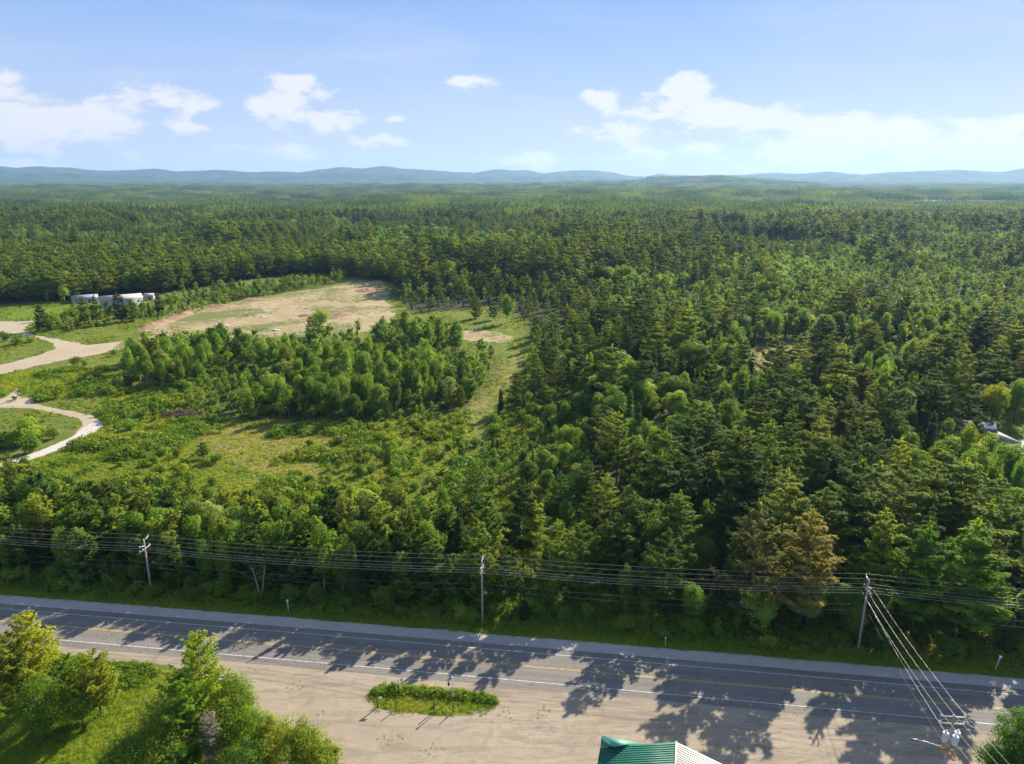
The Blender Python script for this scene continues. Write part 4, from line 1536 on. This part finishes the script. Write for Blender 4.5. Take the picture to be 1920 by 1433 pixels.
def span(b, p, q, sag, r, n=14):
    p, q = Vector(p), Vector(q)
    pts = [p.lerp(q, i / n) - Vector((0, 0, sag * 4 * (i / n) * (1 - i / n))) for i in range(n + 1)]
    b.tube(pts, r, 5, caps=False)


wl = ['topmost bare wire strung along the far side of the road', 'second wire from the top of the roadside line', 'third wire from the top of the roadside line', 'far wire on the crossarms of the roadside line',
      'middle wire on the crossarms of the roadside line', 'near wire on the crossarms of the roadside line']
for (a, dz), lb in zip(WIRES, wl):
    b = MB()
    for (p, q) in zip(POLES[:-1], POLES[1:]):
        e = acr * a
        L_ = math.hypot(p[0] - q[0], p[1] - q[1])
        span(b, (p[0] + e.x, p[1] + e.y, p[2] + dz), (q[0] + e.x, q[1] + e.y, q[2] + dz), .75 * (L_ / 58) ** 2, .013)
    tag(b.build('overhead_wire', M['wire'], None, True), lb, 'wire', 'overhead wires along the road')
for a, dz, lb in ((-.2, -3.9, 'upper dark cable slung below the wires of the roadside line'), (-.2, -4.9, 'lower dark cable slung below the wires of the roadside line')):
    b = MB()
    for (p, q) in zip(POLES[:-1], POLES[1:]):
        e = acr * a
        L_ = math.hypot(p[0] - q[0], p[1] - q[1])
        span(b, (p[0] + e.x, p[1] + e.y, p[2] + dz), (q[0] + e.x, q[1] + e.y, q[2] + dz), .9 * (L_ / 58) ** 2, .012)
    tag(b.build('overhead_cable', M['cable'], None, True), lb, 'cable', 'cables along the road')

# transformer pole in the lot, seen from above
TPX, TPY, TPH = 48.9, 65.2, 12.9
root = empty('transformer_pole', (TPX, TPY, 0))
tag(root, 'wooden pole with grey transformers and a lamp arm in the sandy lot', 'utility pole')
b = MB(); b.tube([(0, 0, -.4), (0, 0, 6), (0, 0, TPH)], [.21, .18, .14], 12); b.build('pole', M['pole'], root, True)
M['yellowwood'] = plain_mat('pale_crossarm_wood', (.52, .47, .26), .7, var=.12, scale=6)
cr_ = Vector((.995, -.10, 0))
for z, hw in ((TPH - .25, 1.35), (TPH - 1.15, 1.35)):
    b = MB(); b.box((0, .14, z), (hw * 2, .11, .13), Matrix.Rotation(math.atan2(cr_.y, cr_.x), 3, 'Z')); b.build('crossarm', M['yellowwood'], root)
    for a in (-1.25, 0 if z > TPH - .5 else .55, 1.25):
        b = MB(); insulator(b, (cr_.x * a, cr_.y * a + .14, z + .06)); b.build('insulator', M['porcelain'], root, True)
M['tank'] = plain_mat('tank_grey', (.50, .52, .53), .4, var=.08)
M['lid'] = plain_mat('tank_lid', (.75, .76, .75), .4, var=.05)
M['rust'] = plain_mat('copper_brown', (.45, .20, .07), .6, var=.3, scale=5)
for (dx, dy) in ((-.62, -.10), (.72, -.02), (.15, -.62)):
    z = TPH - 3.3
    t_ = MB(); t_.tube([(dx, dy, z), (dx, dy, z + .08), (dx, dy, z + 1.05)], [.27, .31, .31], 16); to = t_.build('transformer_tank', M['tank'], root, True)
    l_ = MB(); l_.tube([(dx, dy, z + 1.05), (dx, dy, z + 1.12), (dx, dy, z + 1.17)], [.33, .33, .2], 16); l_.build('lid', M['lid'], to, True)
    for k in (-.1, .12):
        q = MB(); insulator(q, (dx + k, dy + k * .4, z + 1.15), .32); q.build('bushing', M['porcelain'], to, True)
for dx, dy, z in ((-.62, -.35, TPH - 4.4), (.12, -.95, TPH - 4.9)):
    q = MB(); q.tube([(dx - .3, dy + .3, z + .55), (dx - .38, dy, z + .2), (dx - .1, dy - .2, z), (dx + .25, dy - .05, z - .1), (dx + .3, dy + .35, z + .3), (dx, dy + .45, z + .75)], .11, 8); q.build('cable_loop', M['rust'], root, True)
q = MB(); q.tube([(-.1, 0, TPH - 4.6), (-.7, .05, TPH - 4.2), (-2.4, .4, TPH - 3.8), (-3.2, .55, TPH - 3.75)], .045, 8); arm = q.build('lamp_arm', M['zinc'], root, True)
q = MB(); q.box((-3.5, .62, TPH - 3.78), (.75, .26, .16), Matrix.Rotation(-.2, 3, 'Z')); q.build('lamp_head', plain_mat('lamp_housing', (.10, .10, .12), .5), arm)

cl = ['leftmost of the bare wires crossing the road to the transformer pole', 'middle bare wire crossing the road to the transformer pole', 'rightmost of the bare wires crossing the road to the transformer pole',
      'lower wire crossing the road left of the three bare ones', 'thin dark cable crossing the road lowest of all']
src = [(53.2 - .9, 93.3, 10.7), (53.2 - .1, 93.2, 10.75), (53.2 + .9, 93.4, 10.85), (53.1, 93.4, 9.6), (53.1, 93.4, 8.2)]
dst = [(TPX - 1.25, TPY + .2, TPH + .08), (TPX + .05, TPY + .2, TPH + .08), (TPX + 1.25, TPY, TPH + .08), (TPX - .65, TPY, TPH - 2.1), (TPX - .2, TPY, TPH - 4.2)]
for s_, d_, lb, dark in zip(src, dst, cl, (0, 0, 0, 0, 1)):
    b = MB()
    span(b, s_, d_, .5, .015 if not dark else .012)
    e = Vector(d_) + Vector((3.0, -34, -.5))
    span(b, d_, e, .5, .015 if not dark else .012)
    tag(b.build('overhead_wire', M['cable'] if dark else M['wire'], None, True), lb, 'wire', 'wires crossing the road')

# ------------------------------------------------------------------ small things by the road
M['post'] = plain_mat('dark_post', (.12, .09, .06), .85, var=.3, scale=8)
M['whitepost'] = plain_mat('white_post', (.72, .72, .70), .5, var=.08)
M['blackbox'] = plain_mat('black_box', (.03, .03, .035), .5)


def post(px, py, h, label, head=None, mat='post', r=.07, cat='post', name='post', group=None, headname='cap'):
    X, Y = gp(px, py)
    root = empty(name, (X, Y, 0))
    tag(root, label, cat, group)
    b = MB()
    b.tube([(0, 0, -.2), (0, 0, h * .98), (0, 0, h)], [r, r, r * .7], 8)
    b.build('post', M[mat], root)
    if head == 'box':
        b = MB(); b.box((0, 0, h + .12), (.30, .30, .24)); b.box((0, 0, h + .265), (.36, .36, .05)); b.build(headname, M['whitepost'], root)
    elif head == 'plate':
        b = MB(); b.box((.36, -.02, h - .15), (.62, .04, .30)); b.build('plate', M['whitepost'], root)
    elif head == 'mail':
        b = MB(); b.box((0, 0, h + .12), (.28, .5, .24)); b.tube([(0, -.25, h + .24), (0, .25, h + .24)], .14, 10); b.build('mailbox', M['blackbox'], root)
    elif head == 'reflector':
        b = MB(); b.box((0, -.05, h - .16), (.20, .03, .34)); b.build('reflector', M['whitepost'], root)
    elif head == 'knob':
        b = MB(); b.tube([(0, 0, h), (0, 0, h + .1), (0, 0, h + .22)], [.12, .15, .08], 10); b.build('cap', M['whitepost'], root, True)
    return root


GI = 'posts around the grass island'
post(708, 1327, 1.75, 'leftmost dark post of the grass island with a small white plate', 'plate', group=GI, r=.09)
post(743, 1331, 1.55, 'dark island post, second from the left on the near edge', None, group=GI)
post(814, 1335, 1.60, 'dark island post, third from the left on the near edge', None, group=GI, r=.08)
post(850.5, 1336, 1.55, 'rightmost dark post on the near edge of the grass island', None, group=GI)
post(750, 1297, 1.5, 'short white-capped post at the back left of the grass island', 'knob', 'whitepost', .09, group=GI)
post(849, 1312, 3.6, 'tall thin white post at the back right of the grass island', 'knob', 'whitepost', .06, group=GI)
post(842, 1303, 1.7, 'thin post with a small black mailbox behind the grass island', 'mail', 'whitepost', .045, cat='mailbox', name='mailbox_post')
post(541, 1148, 2.0, 'white marker post on the far verge left of the middle pole', 'box', 'whitepost', .07, cat='marker post', name='marker_post')
post(1247, 1212, 1.7, 'white marker post on the far verge between middle and right poles', 'reflector', 'whitepost', .05, cat='marker post', name='marker_post')
post(1865, 1258, 2.3, 'leaning white marker post on the far verge near the right edge', 'box', 'whitepost', .06, cat='marker post', name='marker_post').rotation_euler = (0, R(9), 0)
post(1630, 1228, 1.3, 'thin pale stake just right of the foot of the right utility pole', None, 'whitepost', .035, cat='stake', name='stake').rotation_euler = (0, R(16), 0)

# dead forked birch on the far verge
X, Y = gp(490, 1122)
root = empty('dead_birch', (X, Y, 0)); tag(root, 'dead forked white birch among the roadside shrubs right of the left pole', 'dead tree')
for sx in (-1, 1):
    b = MB(); b.tube([(0, 0, -.2), (sx * .35, .1, 1.6), (sx * .65, .1, 3.6), (sx * 1.2, .2, 6.2)], [.11, .09, .07, .02], 7)
    for k in range(6):
        z = 2.4 + k * .6
        b.tube([(sx * (.35 + z * .11), .1, z), (sx * (.35 + z * .11) + rg.uniform(-1, 1), .1 + rg.uniform(-.6, .6), z + rg.uniform(.5, 1.1))], [.03, .01], 4, caps=False)
    b.build('trunk', M['birchbark'], root, True)

# brown brush pile in the field
X, Y = gp(345, 780)
b = MB()
g = np.random.default_rng(8)
for k in range(420):
    a = g.uniform(0, 6.28); r = math.sqrt(g.random())
    cx, cy = math.cos(a) * r * 7.0, math.sin(a) * r * 3.2
    cz = (1 - r * r) * 1.7 * g.uniform(.3, 1)
    d = norm(np.array([[g.normal(), g.normal(), g.normal() * .35]]))[0] * g.uniform(.5, 1.7)
    b.tube([(cx - d[0], cy - d[1], cz - d[2] + .2), (cx + d[0], cy + d[1], cz + d[2] + .3)], [.05, .025], 4, caps=False)
bp = b.build('brush_pile', plain_mat('dead_branches', (.17, .105, .075), .9, var=.4, scale=1.5))
bp.location = (X, Y, 0)
tag(bp, 'heap of brown dead branches at the near side of the grove', 'brush pile')

# churned soil mounds along the edge of the bare land
def mound(px, py, w, d_, h, label, sd_, rz=0.0):
    X, Y = gp(px, py)
    n = 26
    u = np.linspace(-1, 1, n)
    U, V = np.meshgrid(u, u)
    rr = np.sqrt(U ** 2 + V ** 2)
    Z = np.clip(1 - rr, 0, 1) ** .8 * (.45 + 1.1 * fbm(U * w + sd_ * 50, V * d_, 1.6, sd_, 4)) * h - .05
    co = np.stack([U * w, V * d_, Z], 2).reshape(-1, 3)
    i = np.arange(n - 1)[:, None] * n + np.arange(n - 1)[None, :]
    f = np.stack([i, i + 1, i + n + 1, i + n], 2).reshape(-1, 4)
    o = bpy.data.objects.new('soil_mound', mesh_np('soil_mound', co, f, [M['soil']]))
    o.location = (X, Y, 0)
    o.rotation_euler = (0, 0, rz)
    link(o)
    tag(o, label, 'soil mound', 'soil mounds on the bare land')


M['soil'] = sand_mat('turned_soil', (.27, .17, .09), (.33, .22, .13), (.20, .12, .06), fine=1.6, bump=1.0)
for k, (px, py, w, dd, h, lb) in enumerate([(285, 612, 5, 10, 2.0, 'brown soil mound at the left tip of the bare land'), (305, 605, 5, 9, 1.8, 'soil mound just right of the left tip of the bare land'), (325, 598, 4, 9, 1.7, 'soil mound in the ridge on the upper left edge of the bare land'),
                                          (345, 590, 4, 10, 1.6, 'soil mound at the right end of the ridge on the bare land'), (405, 574, 8, 6, 1.2, 'long low soil bank on the back edge of the bare land'),
                                          (470, 562, 10, 6, 1.0, 'soil bank farther along the back edge of the bare land'), (640, 590, 7, 7, 1.2, 'low soil mound in the middle of the bare land'), (690, 545, 9, 9, 1.6, 'soil mound at the far end of the bare land'),
                                          (575, 592, 5, 5, 1.0, 'small brown soil mound left of the lone round tree')]):
    mound(px, py, w, dd, h, lb, k + 1, g.uniform(-.4, .4))
# debris
for px, py, lb, sx in ((492, 595, 'pale block of debris on the bare land', 1.6), (515, 620, 'pale broken slab lying near the lone round tree', 2.4), (425, 612, 'small white slab left of the broken slab', 1.0)):
    X, Y = gp(px, py)
    b = MB()
    b.box((0, 0, .25), (sx, .9, .5), Matrix.Rotation(.3, 3, 'Z')); b.box((sx * .6, .4, .16), (sx * .7, .6, .3), Matrix.Rotation(-.5, 3, 'Z')); b.box((-sx * .5, -.5, .12), (sx * .5, .5, .26), Matrix.Rotation(.9, 3, 'Z'))
    o = b.build('rubble_block', M['lid']); o.location = (X, Y, 0)
    tag(o, lb, 'rubble')

# ------------------------------------------------------------------ buildings
def ribbed(name, col, pitch=.3, rough=.35, axis=0, strength=.8):
    m, t, out = new_mat(name)
    uv = t.new('ShaderNodeUVMap').outputs[0]
    sep = t.new('ShaderNodeSeparateXYZ')
    t.l.new(uv, sep.inputs[0])
    s = t.math('FRACT', t.math('MULTIPLY', sep.outputs[axis], 1 / pitch))
    rib = t.step(t.math('ABSOLUTE', t.math('SUBTRACT', s, .5)), .0, .16, 1, 0)
    tc = t.new('ShaderNodeTexCoord')
    n = t.noise(tc.outputs['Object'], 1.2, 5, .6)
    c = t.mix(t.step(n, .3, .7), tuple(q * .88 for q in col) + (1,), tuple(min(1, q * 1.1) for q in col) + (1,))
    p = t.new('ShaderNodeBsdfPrincipled')
    p.inputs['Roughness'].default_value = rough
    t.l.new(c, p.inputs['Base Color'])
    b = t.new('ShaderNodeBump')
    b.inputs['Strength'].default_value = strength
    b.inputs['Distance'].default_value = .05
    t.l.new(rib, b.inputs['Height'])
    t.l.new(b.outputs[0], p.inputs['Normal'])
    t.l.new(p.outputs[0], out.inputs[0])
    return m


def slab(name, a, b_, c_, d_, thick, mat, parent, ribs=None, ribmat=None, tri=False):
    """a roof plane through four points, thickened downward; ribs: spacing of raised seams running a->d"""
    pts = [Vector(a), Vector(b_), Vector(c_), Vector(d_)]
    n = (pts[1] - pts[0]).cross(pts[3] - pts[0]).normalized()
    if n.z < 0:
        n = -n
    mb = MB()
    lo = [p - n * thick for p in pts]
    mb.add(pts + lo, [(0, 1, 2, 3), (7, 6, 5, 4), (0, 4, 5, 1), (1, 5, 6, 2), (2, 6, 7, 3), (3, 7, 4, 0)])
    if ribs:
        L_ = (pts[1] - pts[0]).length
        k = int(L_ / ribs)
        for i in range(1, k):
            q = i / k
            s = pts[0].lerp(pts[1], q)
            e = pts[3].lerp(pts[2], q)
            dr = (pts[1] - pts[0]).normalized() * .03
            up = n * .06
            if (e - s).length < .1:
                continue
            mb.add([s - dr, s + dr, e + dr, e - dr, s - dr * .5 + up, s + dr * .5 + up, e + dr * .5 + up, e - dr * .5 + up], [(4, 5, 6, 7), (0, 4, 7, 3), (1, 2, 6, 5), (0, 1, 5, 4), (3, 7, 6, 2)])
    return mb.build(name, mat, parent)


M['greenroof'] = plain_mat('green_metal', (.035, .16, .105), .35, var=.08, scale=.6)
M['greenpale'] = plain_mat('pale_green_metal', (.12, .36, .26), .35, var=.08, scale=.6)
M['creamroof'] = plain_mat('cream_metal', (.62, .59, .50), .4, var=.1, scale=.6)
M['siding'] = plain_mat('pale_siding', (.40, .38, .34), .6, var=.06)
M['greyroof'] = plain_mat('pale_roof', (.36, .34, .31), .6, var=.12, scale=.4)
M['blueroof'] = plain_mat('blue_grey_roof', (.20, .27, .40), .5, var=.12, scale=.4)
M['glass'] = plain_mat('window_glass', (.03, .04, .05), .1, var=.02)


def at_z(px, py, z):
    x, y = gp(px, py, z)
    return Vector((x, y, z))


# green and cream roofed building at the bottom edge
ZR = 6.2
R0 = at_z(1268, 1391.5, ZR)                        # far end of the ridge
rdir = (at_z(1266, 1433, ZR) - R0).normalized()    # ridge runs towards the viewer
R1 = R0 + rdir * 14
E0 = at_z(1126, 1399, 4.6)                         # far end of the left eave
E1 = E0 + rdir * 14
Q0 = at_z(1375, 1443, 4.2)
Qd = Q0 - R0
Q1 = Q0 + rdir * 14
bld = empty('metal_roof_building', (R0.x, R0.y, 0)); tag(bld, 'building with a green and cream ribbed metal roof at the bottom edge of the lot', 'building')
off = Vector((R0.x, R0.y, 0))
L = lambda v: Vector(v) - off
lr_ = slab('roof', L(R0), L(R1), L(E1), L(E0), .10, M['greenroof'], bld, ribs=.34)
lr_['label'] = 'green ribbed roof slope facing left'
rr_ = slab('roof', L(R0 + Vector((.03, 0, 0))), L(R1 + Vector((.03, 0, 0))), L(Q1), L(Q0), .10, M['creamroof'], bld, ribs=.34)
rr_['label'] = 'cream ribbed roof slope facing right'
b = MB(); b.tube([L(R0) + Vector((0, 0, .06)), L(R1) + Vector((0, 0, .06))], .09, 6); b.build('ridge_cap', M['creamroof'], bld)
# small pale-green gable slope standing above the far left corner
G0 = at_z(1128, 1379, 5.6); G1 = at_z(1197, 1393, 4.9); G2 = at_z(1152, 1399, 5.9)
mb = MB(); pts = [L(G0), L(G1), L(G2)]; lo = [p - Vector((0, 0, .1)) for p in pts]
mb.add(pts + lo, [(0, 1, 4, 3), (1, 2, 5, 4), (2, 0, 3, 5)], [(0, 2, 1), (3, 4, 5)])
gs = mb.build('gable_slope', M['greenpale'], bld)
G3 = at_z(1126, 1399, 4.7)
mb = MB(); pts = [L(G0) + Vector((0, -.03, 0)), L(G2) + Vector((0, -.03, 0)), L(G3)]; lo = [p - Vector((0, 0, .1)) for p in pts]
mb.add(pts + lo, [(0, 1, 4, 3), (1, 2, 5, 4), (2, 0, 3, 5)], [(0, 2, 1), (3, 4, 5)])
mb.build('gable_slope', M['greenroof'], bld)
# walls under the eaves
ins = .35
wl_ = [E0 + Vector((ins, -ins, 0)), Vector((Q0.x - ins, Q0.y, 0)), Vector((Q1.x - ins, Q1.y, 0)), E1 + Vector((ins, 0, 0))]
mb = MB()
tops = [4.35, 4.0, 4.0, 4.35]
base = [L(Vector((p.x, p.y, -.1))) for p in wl_]
top_ = [L(Vector((p.x, p.y, h_))) for p, h_ in zip(wl_, tops)]
apex = [L(R0 + rdir * .35 - Vector((0, 0, .14))), L(R1 - rdir * .02 - Vector((0, 0, .14)))]
mb.add(base + top_ + apex, [(0, 1, 5, 4), (1, 2, 6, 5), (2, 3, 7, 6), (3, 0, 4, 7)], [(4, 5, 8), (6, 7, 9)])
mb.build('wall', M['siding'], bld)


def house(name, px, py, w, d, hw, hr, label, wall, roof, rz=0.0, nwin=3, cat='building'):
    """gabled house, ridge along its length, with windows and a door"""
    X, Y = gp(px, py)
    root = empty(name, (X, Y, 0), rz)
    tag(root, label, cat)
    b = MB()
    v = [(-w / 2, -d / 2, -.2), (w / 2, -d / 2, -.2), (w / 2, d / 2, -.2), (-w / 2, d / 2, -.2), (-w / 2, -d / 2, hw), (w / 2, -d / 2, hw), (w / 2, d / 2, hw), (-w / 2, d / 2, hw), (-w / 2, 0, hr - .08), (w / 2, 0, hr - .08)]
    b.add(v, [(0, 1, 5, 4), (1, 2, 6, 5), (2, 3, 7, 6), (3, 0, 4, 7)], [(5, 6, 9), (7, 4, 8)])
    b.build('wall', wall, root)
    o = .5
    e = hw - o * (hr - hw) / (d / 2)
    slab('roof', (-w / 2 - o, 0, hr + .1), (w / 2 + o, 0, hr + .1), (w / 2 + o, -d / 2 - o, e + .1), (-w / 2 - o, -d / 2 - o, e + .1), .14, roof, root)
    slab('roof', (-w / 2 - o, .01, hr + .1), (w / 2 + o, .01, hr + .1), (w / 2 + o, d / 2 + o, e + .1), (-w / 2 - o, d / 2 + o, e + .1), .14, roof, root)
    for k in range(nwin):
        x = -w / 2 + w * (k + .5) / nwin
        b = MB(); b.box((x, -d / 2 - .03, hw * .55), (1.3, .06, 1.1)); fr = b.build('window', M['whitepost'], root)
        b = MB(); b.box((x, -d / 2 - .07, hw * .55), (1.1, .03, .9)); b.build('pane', M['glass'], fr)
    b = MB(); b.box((w * .18, -d / 2 - .03, 1.0), (1.0, .06, 2.1)); b.build('door', M['blackbox'], root)
    return root


M['slate'] = plain_mat('slate_blue_roof', (.075, .095, .13), .9, var=.15)
M['trailer'] = plain_mat('trailer_roof', (.30, .28, .25), .9, var=.15)
M['whitewall'] = plain_mat('white_wall', (.46, .45, .44), .6, var=.06)
house('long_house', 228, 572, 21, 12, 4.3, 5.9, 'large white building with a pale roof behind the tree belt on the left', M['whitewall'], M['greyroof'], R(33), 5)
house('low_house', 160, 566, 13, 9, 2.9, 4.1, 'low building with a blue grey roof left of the large white one', M['whitewall'], M['blueroof'], R(30), 3, 'house')
house('shed', 281, 562, 5, 4, 2.6, 3.8, 'small cream shed right of the large white building', M['siding'], M['greyroof'], R(5), 1, 'shed')
house('woodland_house', 1822, 822, 9, 7, 3.0, 5.0, 'dark blue grey roofed house half hidden in the right wood', M['siding'], M['slate'], R(-20), 3, 'house')
# trailer: long pale roof with a dark line under it
_a, _b = gp(1848, 824), gp(1892, 846)
X, Y = (_a[0] + _b[0]) / 2, (_a[1] + _b[1]) / 2
root = empty('trailer', (X, Y, 0), math.atan2(_b[1] - _a[1], _b[0] - _a[0]))
tag(root, 'long white trailer on the pale gravel yard in the right wood', 'trailer')
b = MB(); b.box((0, 0, 1.65), (12.5, 3.0, 2.5)); b.build('body', M['siding'], root)
b = MB(); b.add([(-6.4, -1.65, 2.92), (6.4, -1.65, 2.92), (6.4, 0, 3.15), (-6.4, 0, 3.15), (6.4, 1.65, 2.92), (-6.4, 1.65, 2.92), (-6.4, -1.65, 3.02), (6.4, -1.65, 3.02), (6.4, 0, 3.27), (-6.4, 0, 3.27), (6.4, 1.65, 3.02), (-6.4, 1.65, 3.02)],
            [(6, 7, 8, 9), (9, 8, 10, 11), (0, 3, 2, 1), (3, 5, 4, 2), (0, 1, 7, 6), (5, 11, 10, 4), (0, 6, 9, 3), (3, 9, 11, 5), (1, 2, 8, 7), (2, 4, 10, 8)])
b.build('roof', M['trailer'], root)
for k in (-4, -1.3, 1.5, 4.3):
    b = MB(); b.box((k, -1.53, 1.9), (1.1, .06, .8)); b.build('window', M['glass'], root)
b = MB(); b.box((0, 0, .2), (11.5, 2.6, .4)); b.build('skirt', M['blackbox'], root)

# ------------------------------------------------------------------ air
def haze():
    b = MB()
    b.box((0, 7200, 230), (34000, 16800, 540))
    m, t, out = new_mat('haze')
    p = t.new('ShaderNodeVolumePrincipled')
    p.inputs['Color'].default_value = (.40, .66, 1.0, 1)
    p.inputs['Density'].default_value = HAZE_D
    p.inputs['Anisotropy'].default_value = .25
    t.l.new(p.outputs[0], out.inputs['Volume'])
    o = b.build('haze', m)
    tag(o, 'pale blue haze over the far plain', None, None, 'stuff')


HAZE_D = 5.2e-5
haze()
print('trees', len(T), 'individual', int(indiv.sum()), 'tiles', len(tl), {k: int((indiv & (TK == i)).sum()) for i, k in enumerate(KINDS)})
